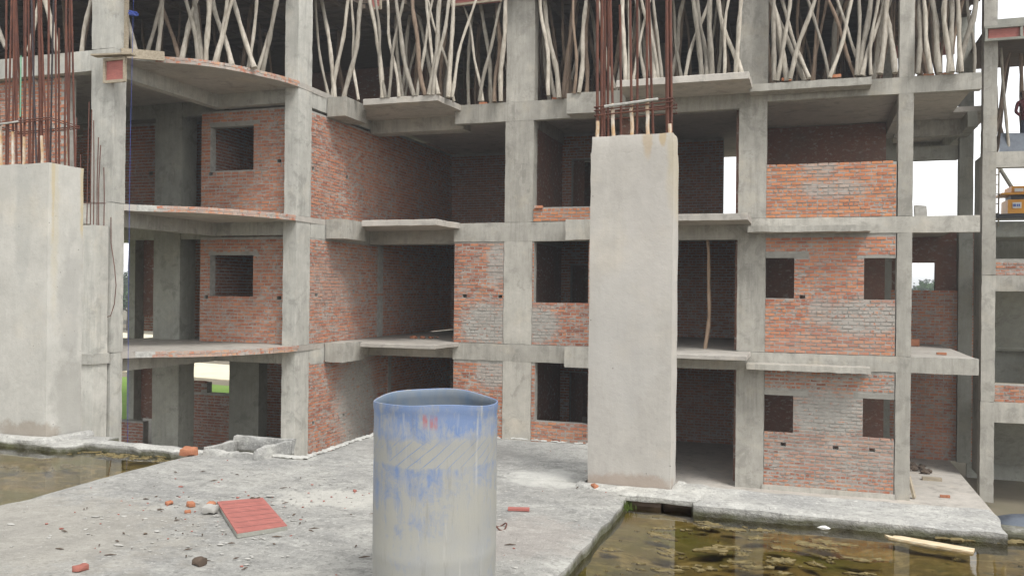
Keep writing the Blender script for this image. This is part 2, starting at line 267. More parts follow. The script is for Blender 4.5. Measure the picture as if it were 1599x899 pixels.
def drum_mat():
    s = NT('mud_washed_blue_plastic')
    tc = s.n('ShaderNodeTexCoord'); o = tc.outputs['Object']
    X = s.xyz(o); ang = s.math('ARCTAN2', X[1], X[0]); z = X[2]
    blue = s.mix(s.ramp(s.noise(7, o, detail=5), [(0.3, 0.0), (0.7, 1.0)]), (0.06, 0.14, 0.33), (0.13, 0.20, 0.37))
    wash = s.mix(s.ramp(s.noise(3, o, detail=6), [(0.35, 0.0), (0.65, 1.0)]), (0.325, 0.312, 0.265), (0.285, 0.285, 0.27))
    vs = s.noise(1.0, s.map((24, 24, 4.0), o), detail=9, rough=0.8)
    bl = s.noise(8.0, o, detail=9, rough=0.8, dist=0.8)
    big = s.noise(2.1, s.map((1, 1, 1), o, loc=(1.7, 0.4, 2.2)), detail=4)
    cover = s.math('ADD', s.math('ADD', s.math('MULTIPLY', vs, 0.38), s.math('MULTIPLY', bl, 0.42)), s.math('MULTIPLY', big, 0.30))
    hz = s.n('ShaderNodeMapRange'); s.set(hz.inputs[0], z); hz.inputs[1].default_value = 0.35; hz.inputs[2].default_value = 0.97; hz.inputs[3].default_value = 0.07; hz.inputs[4].default_value = -0.035
    zw = s.math('ADD', z, s.math('MULTIPLY', s.math('SUBTRACT', s.noise(6, o, detail=5), 0.5), 0.05))
    band = s.ramp(zw, [(0.685, 0.0), (0.70, 1.0), (0.79, 1.0), (0.83, 0.0)])
    below = s.ramp(zw, [(0.56, 0.0), (0.66, 1.0), (0.685, 1.0), (0.70, 0.0)])
    cov = s.math('ADD', s.math('ADD', cover, hz.outputs[0]), s.math('MULTIPLY', band, 0.07))
    cov = s.math('SUBTRACT', cov, s.math('MULTIPLY', below, 0.012))
    m = s.ramp(cov, [(0.485, 0.22), (0.53, 0.60), (0.60, 0.97)])
    diag = s.math('FRACT', s.math('ADD', s.math('ADD', s.math('MULTIPLY', ang, 4.6), s.math('MULTIPLY', z, -19.0)), s.math('MULTIPLY', big, 1.1)))
    line = s.math('MULTIPLY', s.ramp(diag, [(0.0, 1.0), (0.045, 1.0), (0.08, 0.0), (1.0, 0.0)]), band)
    m = s.math('MULTIPLY', m, s.math('SUBTRACT', 1.0, s.math('MULTIPLY', line, s.ramp(s.noise(6, o), [(0.36, 0.0), (0.50, 0.95)]))))
    c = s.mix(m, blue, wash)
    c = s.mix(s.ramp(s.noise(1.0, s.map((34, 34, 1.8), o), detail=4), [(0.60, 0.0), (0.70, 0.5)]), c, (0.42, 0.41, 0.37))
    c = s.mix(s.ramp(s.noise(1.0, s.map((20, 20, 3), o, loc=(4, 4, 1)), detail=7, rough=0.75), [(0.3, 0.4), (0.45, 0.0)]), c, (0.17, 0.155, 0.13))
    for a0, wd in ((-1.325, 0.04), (-1.225, 0.03), (-1.16, 0.03)):
        d = s.math('ABSOLUTE', s.math('SUBTRACT', ang, a0))
        k = s.math('MULTIPLY', s.ramp(s.math('DIVIDE', d, wd*2), [(0.30, 1.0), (0.6, 0.0)]), s.ramp(zw, [(0.865, 0.0), (0.885, 1.0), (0.92, 1.0), (0.94, 0.0)]))
        c = s.mix(s.math('MULTIPLY', k, s.ramp(s.noise(20, o), [(0.38, 0.15), (0.6, 0.85)])), c, (0.36, 0.10, 0.08))
    s.bump(s.math('ADD', vs, s.math('MULTIPLY', bl, 0.7)), 0.3, 0.006)
    return s.done(c, s.math('ADD', 0.42, s.math('MULTIPLY', m, 0.35)), 0.3)
M['drum'] = drum_mat()
M['drum_in_shaded'] = plain('drum_inside_shaded', (0.10, 0.145, 0.21), (0.17, 0.185, 0.195), 9, 0.6, 0.3, (1, 1, 0.4), 0.2)  # grey-blue plastic, its colour darkened to carry the shade inside the drum

# ------------------------------------------------------------------ geometry helpers
class MB:
    def __init__(s): s.v = []; s.f = []; s.mi = []
    def add(s, vs, fs, mi=0):
        b = len(s.v); s.v += [tuple(v) for v in vs]; s.f += [tuple(i+b for i in f) for f in fs]; s.mi += [mi]*len(fs)
    def box(s, x0, x1, y0, y1, z0, z1, mi=0):
        s.add([(x0,y0,z0),(x1,y0,z0),(x1,y1,z0),(x0,y1,z0),(x0,y0,z1),(x1,y0,z1),(x1,y1,z1),(x0,y1,z1)],
              [(0,3,2,1),(4,5,6,7),(0,1,5,4),(1,2,6,5),(2,3,7,6),(3,0,4,7)], mi)
    def rbox(s, x0, x1, y0, y1, z0, z1, seg=0.22, amp=0.006, chip=0.012, mi=0):
        """a cast block: a gridded box, faces gently uneven, arrises worn"""
        n = [max(1, min(26, int(round((b-a)/seg)))) for a, b in ((x0,x1),(y0,y1),(z0,z1))]
        idx = {}; vs = []; fs = []
        lo = (x0, y0, z0); hi = (x1, y1, z1)
        def vert(i, j, k):
            t = (i, j, k)
            if t not in idx:
                p = Vector([lo[a]+(hi[a]-lo[a])*t[a]/n[a] for a in range(3)])
                q = p+noise.noise_vector(p*1.9)*amp+noise.noise_vector(p*6.3+Vector((9, 2, 4)))*amp*0.6
                on = sum(t[a] in (0, n[a]) for a in range(3))
                if on >= 2:
                    c = abs(noise.noise(p*5.1))*chip*1.6+0.002
                    for a in range(3):
                        if t[a] == 0: q[a] += c*0.7
                        elif t[a] == n[a]: q[a] -= c*0.7
                idx[t] = len(vs); vs.append(q)
            return idx[t]
        for a in range(3):
            b, c = (a+1) % 3, (a+2) % 3
            for side in (0, n[a]):
                for i in range(n[b]):
                    for j in range(n[c]):
                        q = []
                        for di, dj in ((0,0),(1,0),(1,1),(0,1)):
                            t = [0,0,0]; t[a] = side; t[b] = i+di; t[c] = j+dj; q.append(vert(*t))
                        fs.append(q if side else q[::-1])
        s.add(vs, fs, mi)
    def tube(s, pts, rad, seg=8, mi=0, cap=True):
        pts = [Vector(p) for p in pts]; n = len(pts)
        if not isinstance(rad, (list, tuple)): rad = [rad]*n
        vs = []; fs = []
        ref = Vector((0.13, 0.97, 0.21))
        for i, p in enumerate(pts):
            t = (pts[min(i+1, n-1)]-pts[max(i-1, 0)]).normalized()
            a = t.cross(ref)
            if a.length < 0.05: a = t.cross(Vector((1, 0, 0)))
            a.normalize(); b = t.cross(a)
            for k in range(seg):
                th = 2*math.pi*k/seg; vs.append(p+(a*math.cos(th)+b*math.sin(th))*rad[i])
        for i in range(n-1):
            for k in range(seg):
                k2 = (k+1) % seg; fs.append((i*seg+k, i*seg+k2, (i+1)*seg+k2, (i+1)*seg+k))
        if cap: fs.append(tuple(range(seg))[::-1]); fs.append(tuple((n-1)*seg+k for k in range(seg)))
        s.add(vs, fs, mi)
    def prism(s, poly, z0, z1, mi=0):
        n = len(poly)
        s.add([(x, y, z0) for x, y in poly]+[(x, y, z1) for x, y in poly],
              [tuple(range(n))[::-1], tuple(range(n, 2*n))]+[(i, (i+1) % n, n+(i+1) % n, n+i) for i in range(n)], mi)
    def rprism(s, poly, z0, z1, seg=0.11, j=0.010):
        pts = []
        for i in range(len(poly)):
            a = Vector(poly[i]); c = Vector(poly[(i+1) % len(poly)]); n = max(1, int((c-a).length/seg))
            pts += [a.lerp(c, k/n) for k in range(n)]
        n = len(pts); q = lambda p, z: (p.x+noise.noise(Vector((p.x*5, p.y*5, z)))*j, p.y+noise.noise(Vector((p.y*5, p.x*5, z+4)))*j, z+noise.noise(Vector((p.x*4, p.y*4, z+9)))*j*0.9)
        ins = [p+(sum(pts, Vector((0, 0)))/n-p).normalized()*0.012 for p in pts]
        v = [q(p, z0) for p in pts]+[q(p, z1-0.014) for p in pts]+[q(p, z1) for p in ins]
        s.add(v, [tuple(range(n))[::-1], tuple(range(2*n, 3*n))]+[(i, (i+1) % n, n+(i+1) % n, n+i) for i in range(n)]+[(n+i, n+(i+1) % n, 2*n+(i+1) % n, 2*n+i) for i in range(n)])
    def beam(s, a, b, w, h, mi=0):
        """a squared timber from a to b"""
        a = Vector(a); b = Vector(b); t = (b-a).normalized()
        u = t.cross(Vector((0, 0, 1)))
        if u.length < 0.05: u = Vector((1, 0, 0))
        u.normalize(); v = u.cross(t)
        vs = [p+u*sx*w/2+v*sz*h/2 for p in (a, b) for sx, sz in ((-1,-1),(1,-1),(1,1),(-1,1))]
        s.add(vs, [(0,1,2,3),(4,7,6,5),(0,4,5,1),(1,5,6,2),(2,6,7,3),(3,7,4,0)], mi)
    def rock(s, c, r, seed=0, squash=(1, 1, 1), mi=0):
        t = (1+5**0.5)/2
        ico = [(-1,t,0),(1,t,0),(-1,-t,0),(1,-t,0),(0,-1,t),(0,1,t),(0,-1,-t),(0,1,-t),(t,0,-1),(t,0,1),(-t,0,-1),(-t,0,1)]
        rg = random.Random(seed); rot = Matrix.Rotation(rg.random()*6, 3, 'Z') @ Matrix.Rotation(rg.random()*6, 3, 'X')
        vs = []
        for p in ico:
            q = rot @ (Vector(p).normalized()*r*rg.uniform(0.7, 1.2)); vs.append((c[0]+q.x*squash[0], c[1]+q.y*squash[1], c[2]+q.z*squash[2]))
        s.add(vs, [(0,11,5),(0,5,1),(0,1,7),(0,7,10),(0,10,11),(1,5,9),(5,11,4),(11,10,2),(10,7,6),(7,1,8),(3,9,4),(3,4,2),(3,2,6),(3,6,8),(3,8,9),(4,9,5),(2,4,11),(6,2,10),(8,6,7),(9,8,1)], mi)
    def mesh(s, name, mats, off=Vector((0, 0, 0)), smooth=None):
        me = bpy.data.meshes.new(name); me.from_pydata([(v[0]-off[0], v[1]-off[1], v[2]-off[2]) for v in s.v], [], s.f)
        for m in (mats if isinstance(mats, (list, tuple)) else [mats]): me.materials.append(m)
        if len(set(s.mi)) > 1: me.polygons.foreach_set('material_index', s.mi)
        if smooth is not None:
            me.polygons.foreach_set('use_smooth', [True]*len(me.polygons)); me.set_sharp_from_angle(angle=R(smooth))
        me.update(); return me
    def build(s, name, mats, parent=None, loc=None, smooth=None):
        off = wloc(parent) if parent else Vector((0, 0, 0))
        l = Vector(loc) if loc is not None else off
        o = bpy.data.objects.new(name, s.mesh(name, mats, l, smooth)); C.objects.link(o)
        if parent: o.parent = parent
        o.location = l-off
        return o
def wloc(o):
    v = Vector((0, 0, 0))
    while o: v = v+o.location; o = o.parent
    return v
def tag(o, label=None, cat=None, group=None, kind=None):
    if label: o['label'] = label
    if cat: o['category'] = cat
    if group: o['group'] = group
    if kind: o['kind'] = kind
    return o
def thing(name, label, cat, loc, group=None):
    o = bpy.data.objects.new(name, None); C.objects.link(o); o.location = loc; o.empty_display_size = 0.1
    return tag(o, label, cat, group)
def cast(name, x0, x1, y0, y1, z0, z1, m, parent, seg=0.22, amp=0.006, chip=0.012):
    b = MB(); b.rbox(x0, x1, y0, y1, z0, z1, seg, amp, chip); return b.build(name, m, parent, smooth=35)

# ------------------------------------------------------------------ bricks
BL, BH, JT, PITCHZ = 0.234, 0.066, 0.021, 0.086
def brick_mesh(seed, m, depth=0.10):
    rg = random.Random(seed); b = MB()
    b.box(-0.5, 0.5, -depth/2, depth/2, -BH/2, BH/2)
    b.v = [(x+rg.uniform(-0.012, 0.012), y+rg.uniform(-0.003, 0.003), z+rg.uniform(-0.0035, 0.0035)) for x, y, z in b.v]
    return b.mesh('brick', m)
BRICKS = {}
def brick_set(mk):
    if mk not in BRICKS: BRICKS[mk] = [brick_mesh(k, M[mk]) for k in range(6)]
    return BRICKS[mk]

def brick_wall(label, o, d, length, z0, z1, mk, openings=(), holes=(), budget=300, thick=0.22, group=None, ragged=(), lintels=(), parent=None, bricks=True, cat='brick wall', skip=None, fat=0.93):
    """openings: (s0,s1,z0,z1) cut through; holes: (s,z) half-brick putlog holes. o = start on the ground plan, d = direction, outward normal is d turned -90 degrees"""
    dx, dy = d; nx, ny = dy, -dx
    P = lambda s_, n_, z: (o[0]+dx*s_+nx*n_, o[1]+dy*s_+ny*n_, z)
    hl = [(round((s_-0.06), 3), round(s_+0.06, 3), z0+round((z-z0-0.035)/PITCHZ)*PITCHZ, z0+round((z-z0-0.035)/PITCHZ)*PITCHZ+PITCHZ) for s_, z in holes]
    cut = [(a-0.006, b+0.006, c-0.006, e+0.006) for a, b, c, e in openings]+hl
    cut = [(max(0, a), min(length, b), max(z0, c), min(z1, e)) for a, b, c, e in cut]
    xs = sorted({0.0, length, *[v for c in cut for v in c[:2]]}); zs = sorted({z0, z1, *[v for c in cut for v in c[2:]]})
    nxs, nzs = len(xs)-1, len(zs)-1
    def solid(i, j):
        if not (0 <= i < nxs and 0 <= j < nzs): return False
        sm, zm = (xs[i]+xs[i+1])/2, (zs[j]+zs[j+1])/2
        return not any(a < sm < b and c < zm < e for a, b, c, e in cut)
    b = MB(); T = -thick
    if ragged: zs[-1] = z1-PITCHZ*1.15
    for i in range(nxs):
        for j in range(nzs):
            if not solid(i, j): continue
            a0, a1, c0, c1 = xs[i], xs[i+1], zs[j], zs[j+1]
            b.add([P(a0,0,c0),P(a1,0,c0),P(a1,0,c1),P(a0,0,c1)], [(0,1,2,3)])
            b.add([P(a0,T,c0),P(a1,T,c0),P(a1,T,c1),P(a0,T,c1)], [(3,2,1,0)])
            if not solid(i-1, j): b.add([P(a0,0,c0),P(a0,T,c0),P(a0,T,c1),P(a0,0,c1)], [(3,2,1,0)])
            if not solid(i+1, j): b.add([P(a1,0,c0),P(a1,T,c0),P(a1,T,c1),P(a1,0,c1)], [(0,1,2,3)])
            if not solid(i, j-1): b.add([P(a0,0,c0),P(a1,0,c0),P(a1,T,c0),P(a0,T,c0)], [(3,2,1,0)])
            if not solid(i, j+1): b.add([P(a0,0,c1),P(a1,0,c1),P(a1,T,c1),P(a0,T,c1)], [(0,1,2,3)])
    base = (o[0], o[1], z0)
    w_ = b.build('brick_infill', M['mortar'] if bricks else M['brick_shade_darkened'], parent, loc=base)
    if not parent: tag(w_, label, cat, group)
    for (a, e, c0, c1) in lintels:
        q = MB(); lo, hi = P(a, 0.012, c0), P(e, -thick-0.01, c1)
        q.rbox(min(lo[0],hi[0]), max(lo[0],hi[0]), min(lo[1],hi[1]), max(lo[1],hi[1]), c0, c1, 0.12, 0.005, 0.008)
        q.build('lintel', M['lintel'], w_, smooth=35)
    if not bricks: return w_
    # courses
    lst = []; i = 0; z = z0+0.006
    full = list(openings)+[(a, e, c0, c1) for a, e, c0, c1 in lintels]
    rg = random.Random(int(abs(o[0]*97+o[1]*31+z0*13))+5)
    while z+BH <= z1+0.03:
        zc = z+BH/2
        if zc+BH/2 > z1: break
        blk = sorted([(a, e) for a, e, c0, c1 in full if c0 < zc < c1]+[(a+0.004, e-0.004) for a, e, c0, c1 in hl if c0 < zc < c1])
        iv = []; s_ = 0.0
        for a, e in blk:
            if a > s_+0.03: iv.append((s_, a))
            s_ = max(s_, e)
        if s_ < length-0.03: iv.append((s_, length))
        header = (i % 4 == 3) and rg.random() < 0.6
        for a, e in iv:
            p = a; first = True; ln = BL if not header else BL*0.48
            while p < e-0.03:
                l = ln
                if first and i % 2: l = BL*0.48 if not header else BL*0.7
                first = False
                if e-p-l < 0.07: l = e-p
                l = min(l, e-p)
                top = z+PITCHZ*1.02 > z1-0.02
                if not (top and any(r0 < p+l/2 < r1 for r0, r1 in ragged)) and not (skip and skip(p+l/2, zc)):
                    lst.append((p+l/2, zc, max(0.03, l-JT*rg.uniform(0.8, 1.5)*(1.9-fat))))
                p += l
        z += PITCHZ; i += 1
    ang = math.atan2(dy, dx); ms = brick_set(mk)
    lst.sort(key=lambda t: (P(t[0], 0, 0)[0]**2+P(t[0], 0, 0)[1]**2+(t[1]-EYE)**2))
    wl = wloc(w_)
    rest = MB()
    for k, (s_, zc, l) in enumerate(lst):
        proud = rg.uniform(0.003, 0.020)
        c = P(s_, proud-0.05, zc+rg.uniform(-0.004, 0.004)+0.007*noise.noise(Vector((s_*0.9, zc*3.1, o[0]))))
        if k < budget:
            ob = bpy.data.objects.new('brick', ms[rg.randrange(6)]); C.objects.link(ob); ob.parent = w_
            ob.location = Vector(c)-wl; ob.rotation_euler = (rg.uniform(-0.01, 0.01), rg.uniform(-0.008, 0.008), ang); ob.scale = (l, 1, fat*rg.uniform(0.93, 1.06))
        else:
            h = l/2; q = []
            for sx, sy, sz in ((-1,-1,-1),(1,-1,-1),(1,1,-1),(-1,1,-1),(-1,-1,1),(1,-1,1),(1,1,1),(-1,1,1)):
                u_ = sx*h+rg.uniform(-0.003, 0.003); v_ = sy*0.05; zz = sz*BH*fat/2+rg.uniform(-0.003, 0.003)
                q.append((c[0]+dx*u_-nx*v_, c[1]+dy*u_-ny*v_, c[2]+zz))
            rest.add(q, [(0,3,2,1),(4,5,6,7),(0,1,5,4),(1,2,6,5),(2,3,7,6),(3,0,4,7)])
    if rest.v: tag(rest.build('bricks_beyond', M[mk], w_), kind='stuff')
    return w_
U, V = (1, 0), (0, 1)

# ================================================================== THE SETTING
g = MB(); g.box(-600, 600, -200, 900, -4.6, -3.95)
tag(g.build('ground', M['dirt']), kind='structure')
g = MB(); g.prism([(-160, 62), (-16, 37.5), (-16, 27.5), (-24, 26), (-24, 12), (-160, 12)], -3.95, -3.93)
tag(g.build('grass_verge', M['grass']), kind='structure')
g = MB(); g.prism([(-170, 66), (-10, 38.5), (-10, 44), (-170, 80)], -3.95, -3.9); g.prism([(-190, 92), (-5, 50), (-5, 60), (-190, 112)], -3.95, -3.9)
tag(g.build('gravel_track', M['cream']), kind='structure')
g = MB(); g.prism([(-22.5, 13.6), (-14.6, 13.6), (-11, 17.5), (-11, 20.3), (3.9, 20.3), (3.9, 32.5), (-22.5, 32.5)], -3.95, L0)
tag(g.build('ground_floor', M['slab']), kind='structure')

# the roof deck the camera stands on: a raised walk between two flooded bays
def patch(b, poly_x0, poly_x1, y0, y1, z, zb, seg=0.09, amp=0.010, edge=0.02):
    nx_, ny_ = max(2, int((poly_x1-poly_x0)/seg)), max(2, int((y1-y0)/seg)); vs = []; fs = []
    for j in range(ny_+1):
        for i in range(nx_+1):
            x = poly_x0+(poly_x1-poly_x0)*i/nx_; y = y0+(y1-y0)*j/ny_; p = Vector((x, y, 0))
            zz = z+noise.noise(p*1.3)*amp+noise.noise(p*5)*amp*0.5+noise.noise(p*13)*amp*0.25
            onx, ony = i in (0, nx_), j in (0, ny_)
            if onx: x += noise.noise(p*3.7+Vector((3, 0, 0)))*edge+noise.noise(p*14)*edge*0.5
            if ony: y += noise.noise(p*3.7+Vector((0, 3, 0)))*edge+noise.noise(p*14)*edge*0.5
            if onx or ony: zz -= 0.012+abs(noise.noise(p*9))*0.012
            vs.append((x, y, zz))
    for j in range(ny_):
        for i in range(nx_): a = j*(nx_+1)+i; fs.append((a, a+1, a+nx_+2, a+nx_+1))
    ring = [i for i in range(nx_+1)]+[j*(nx_+1)+nx_ for j in range(1, ny_+1)]+[ny_*(nx_+1)+i for i in range(nx_-1, -1, -1)]+[j*(nx_+1) for j in range(ny_-1, 0, -1)]
    n0 = len(vs); vs += [(vs[r_][0], vs[r_][1], zb) for r_ in ring]; m_ = len(ring)
    for k in range(m_): k2 = (k+1) % m_; fs.append((ring[k], n0+k, n0+k2, ring[k2]))
    fs.append(tuple(n0+k for k in range(m_))[::-1])
    b.add(vs, fs)
d_ = MB(); d_.box(-11.5, 6.5, -7, 6.72, -0.42, -0.23); d_.box(-4.15, -1.55, 6.72, 8.2, -0.42, -0.25)
tag(d_.build('roof_slab', M['deck']), kind='structure')
d_ = MB(); patch(d_, -5.2, -1.22, -6.5, 6.62, 0.0, -0.3)
tag(d_.build('roof_walkway', M['deck'], smooth=50), kind='structure')
d_ = MB(); patch(d_, -4.17, -1.50, 6.60, 8.27, 0.004, -0.3, edge=0.03)
tag(d_.build('roof_walkway', M['deck'], smooth=50), kind='structure')
k_ = MB(); patch(k_, -6.55, -5.18, 6.52, 6.68, 0.004, -0.28, 0.05, 0.022, 0.05)
tag(k_.build('pool_kerb', M['kerb'], smooth=50), kind='structure')
k_ = MB(); patch(k_, -9.5, -6.5, 6.37, 6.95, -0.010, -0.28, 0.07, 0.02, 0.05)
tag(k_.build('pool_kerb', M['kerb'], smooth=50), kind='structure')
k_ = MB(); patch(k_, -0.74, 1.22, 6.17, 6.80, 0.008, -0.28, 0.06, 0.02, 0.04)
tag(k_.build('pool_kerb', M['kerb'], smooth=50), kind='structure')
k_ = MB(); patch(k_, 1.17, 6.4, 6.36, 6.62, -0.045, -0.28, 0.07, 0.015, 0.03)
tag(k_.build('pool_kerb', M['kerb'], smooth=50), kind='structure')
def pool_floor(x0, x1, y0, y1):
    b = MB(); n_, m_ = int((x1-x0)/0.1), int((y1-y0)/0.1); vs = []; fs = []
    for j in range(m_+1):
        for i in range(n_+1):
            x, y = x0+(x1-x0)*i/n_, y0+(y1-y0)*j/m_; p = Vector((x, y, 0.4))
            vs.append((x, y, -0.135+noise.noise(p*1.6)*0.035+noise.noise(p*5.5)*0.018))
    for j in range(m_):
        for i in range(n_): a = j*(n_+1)+i; fs.append((a, a+1, a+n_+2, a+n_+1))
    b.add(vs, fs); return b
tag(pool_floor(-10.8, -5.1, -6.5, 6.62).build('pool_bed', M['mud'], smooth=60), kind='structure')
tag(pool_floor(-1.3, 6.3, -6.5, 6.45).build('pool_bed', M['mud'], smooth=60), kind='structure')
for x0, x1, y1 in ((-10.8, -5.12, 6.62), (-1.28, 6.3, 6.5)):
    b = MB(); b.add([(x0, -6.5, -0.072), (x1, -6.5, -0.072), (x1, y1, -0.072), (x0, y1, -0.072)], [(0, 1, 2, 3)])
    tag(b.build('pool_water', M['water']), kind='structure')

# ================================================================== MAIN BLOCK: concrete frame
mf = thing('concrete_frame', 'bare grey concrete frame of the unfinished wing facing the deck', 'building', (-4, YF, L0))
F = M['frame']
TOP = 10.4
for x0, x1, dp in ((-7.58, -6.79, 0.34), (-1.58, -0.92, 0.34), (1.97, 2.295, 0.36)):
    for za, zb, dxx in ((L0-0.1, L1, 0.0), (L1, L2, 0.004), (L2, L3, 0.010), (L3, TOP, 0.018)):
        cast('column', x0+dxx, x1+dxx, YF+dxx*0.2, YF+dp, za, zb, F, mf, 0.16)
def fbeam(x0, x1, y0, y1, z0, z1, m=F, par=mf): return cast('beam', x0, x1, y0, y1, z0, z1, m, par, 0.14, 0.006, 0.012)
for zl, zb1, zb2 in ((L3, 5.94, 6.075), (L2, 2.765, 2.885), (L1, -0.40, -0.315)):
    fbeam(-9.02, -1.30, YF-0.006, YF+0.25, zb1, zl)
    fbeam(-1.30, 3.68, YF-0.005, YF+0.25, zb2, zl+(0.005 if zl == L3 else 0))
    fbeam(-11.88, -9.0, 22.2, 22.75, zb1-0.02, zl-0.005)
    cast('floor_slab', -11.86, 3.66, 21.70, 31.8, zl-0.14, zl-0.004, M['slab'], mf, 0.8, 0.004, 0.004)
    # cross beams over the bays
    for xb in (-7.3, -4.4, -1.35, 2.1):
        fbeam(xb, xb+0.25, YF+0.26, 27.4, zb1+0.02, zl-0.02)
    # projecting balcony slabs with a clipped outer corner on the left one
    b = MB(); zt = zl+0.001; tt = 0.155 if zl == L3 else (0.15 if zl == L2 else 0.10)
    b.rprism([(-11.05, 20.22), (-8.93, 20.24), (-8.84, 21.60), (-9.0, 22.2), (-11.87, 22.2), (-11.87, 20.95), (-11.30, 20.78)], zt-tt, zt)
    bs = b.build('balcony_slab', M['slab'], mf)
    b = MB(); b.rprism([(-4.27, 20.10), (-1.24, 20.08), (-1.24, YF-0.02), (-4.27, YF-0.02)], zt-tt, zt); b.build('balcony_slab', M['slab'], mf)
    # brackets beside the balconies
    cast('bracket', -11.87, -11.33, 19.80, 20.95, zl-0.50, zl+0.012, F, mf, 0.15)
    cast('bracket', -5.76, -4.25, 21.10, YF-0.01, zl-0.51, zl+0.014, F, mf, 0.15)
cast('plinth', -0.96, 1.99, YF-0.03, YF+0.2, L0-0.3, -3.105, F, mf, 0.14)
# sun canopies over the right bay windows
cast('canopy_slab', -1.30, 1.38, 21.10, YF-0.01, 6.215, 6.40, F, mf, 0.14, 0.006, 0.02)
cast('canopy_slab', -1.31, 1.40, 21.08, YF-0.01, 2.895, 3.055, F, mf, 0.12, 0.008, 0.025)
cast('canopy_slab', -1.32, 1.42, 21.08, YF-0.01, -0.335, -0.185, F, mf, 0.12, 0.008, 0.025)
# the floors of the open bay run out to a clean edge over the stair well
for zl in (L1, L2, L3):
    pass
for x0, y0 in ((-4.45, 27.2), (2.0, 27.2), (-9.2, 28.3), (4.06, 27.0), (-1.4, 27.2)):
    cast('column', x0, x0+0.36, y0, y0+0.36, L0, FORM-0.05, M['stair'], mf, 0.4)

cast('beam', 2.31, 4.06, 27.22, 27.5, 5.32, 5.72, M['stair'], mf, 0.3)
cast('beam', 2.31, 4.06, 26.4, 26.7, 5.86, 6.31, M['frame'], mf, 0.3)
cast('floor_slab', 3.64, 4.62, 25.4, 31.8, L3-0.15, L3-0.006, M['slab'], mf, 0.6, 0.004, 0.004)
cast('beam', 4.0, 4.25, 25.4, 31.0, 5.9, 6.31, M['stair'], mf, 0.5)
cast('beam', 2.31, 4.06, 30.2, 30.5, 5.75, 6.31, M['stair'], mf, 0.3)
# ---------------- brick infill of the main block
brick_wall('orange half-height brick wall with a ragged top, between two top columns at right', (-0.92, YF+0.03), U, 2.88, L2+0.005, 4.63, 'brick_orange',
           ragged=((0.10, 0.36), (1.28, 1.52), (2.60, 2.80)), holes=(), skip=lambda s_, z: z > 4.49 and (1.3 < s_ < 1.46 or 0.12 < s_ < 0.24 or s_ > 2.72))
brick_wall('brick wall with two dark window holes, grey mortar smears below, middle storey at right', (-0.92, YF+0.03), U, 2.88, L1+0.005, 2.885, 'brick_mixed',
           openings=((0.0, 0.655, 1.36, 2.315), (2.21, 2.88, 1.355, 2.31)), holes=((0.85, 1.40),), lintels=((0.0, 0.98, 2.315, 2.43), (2.05, 2.88, 2.31, 2.42)))
brick_wall('brick wall with two dark window holes and whitish mortar between them, lowest storey at right', (-0.92, YF+0.03), U, 2.88, -3.115, -0.318, 'brick_limed',
           openings=((0.0, 0.66, -1.86, -0.96), (2.21, 2.88, -1.865, -0.945)), holes=((0.45, -2.10), (1.62, -2.11), (2.41, -2.115)), lintels=((0.0, 1.0, -0.96, -0.84), (2.0, 2.88, -0.945, -0.82)), fat=0.74)
brick_wall('narrow brick panel with a grey plastered foot, left of the wide middle column, middle storey', (-9.0, YF+0.03), U, 1.42, L1+0.005, 2.765, 'brick_panel',
           holes=((0.31, 1.33), (1.33, 1.325)))
brick_wall('narrow brick panel behind the drum, left of the wide middle column, lowest storey', (-9.0, YF+0.03), U, 1.42, L0, -0.40, 'brick_panel', holes=((0.3, -2.0),))
brick_wall('brick wall under a wide dark window, middle storey right of the wide column', (-6.79, YF+0.03), U, 2.36, L1+0.005, 2.765, 'brick_panel',
           openings=((0.05, 1.50, 1.17, 2.765),), budget=260)
brick_wall('brick wall under a wide dark window, lowest storey right of the wide column', (-6.79, YF+0.03), U, 2.36, L0, -0.40, 'brick_panel',
           openings=((0.11, 1.52, -1.93, -0.41),), budget=260)
brick_wall('low three-course red brick parapet on the upper floor right of the wide column', (-6.78, YF+0.02), U, 2.0, L2+0.012, L2+0.38, 'brick_orange', budget=60)
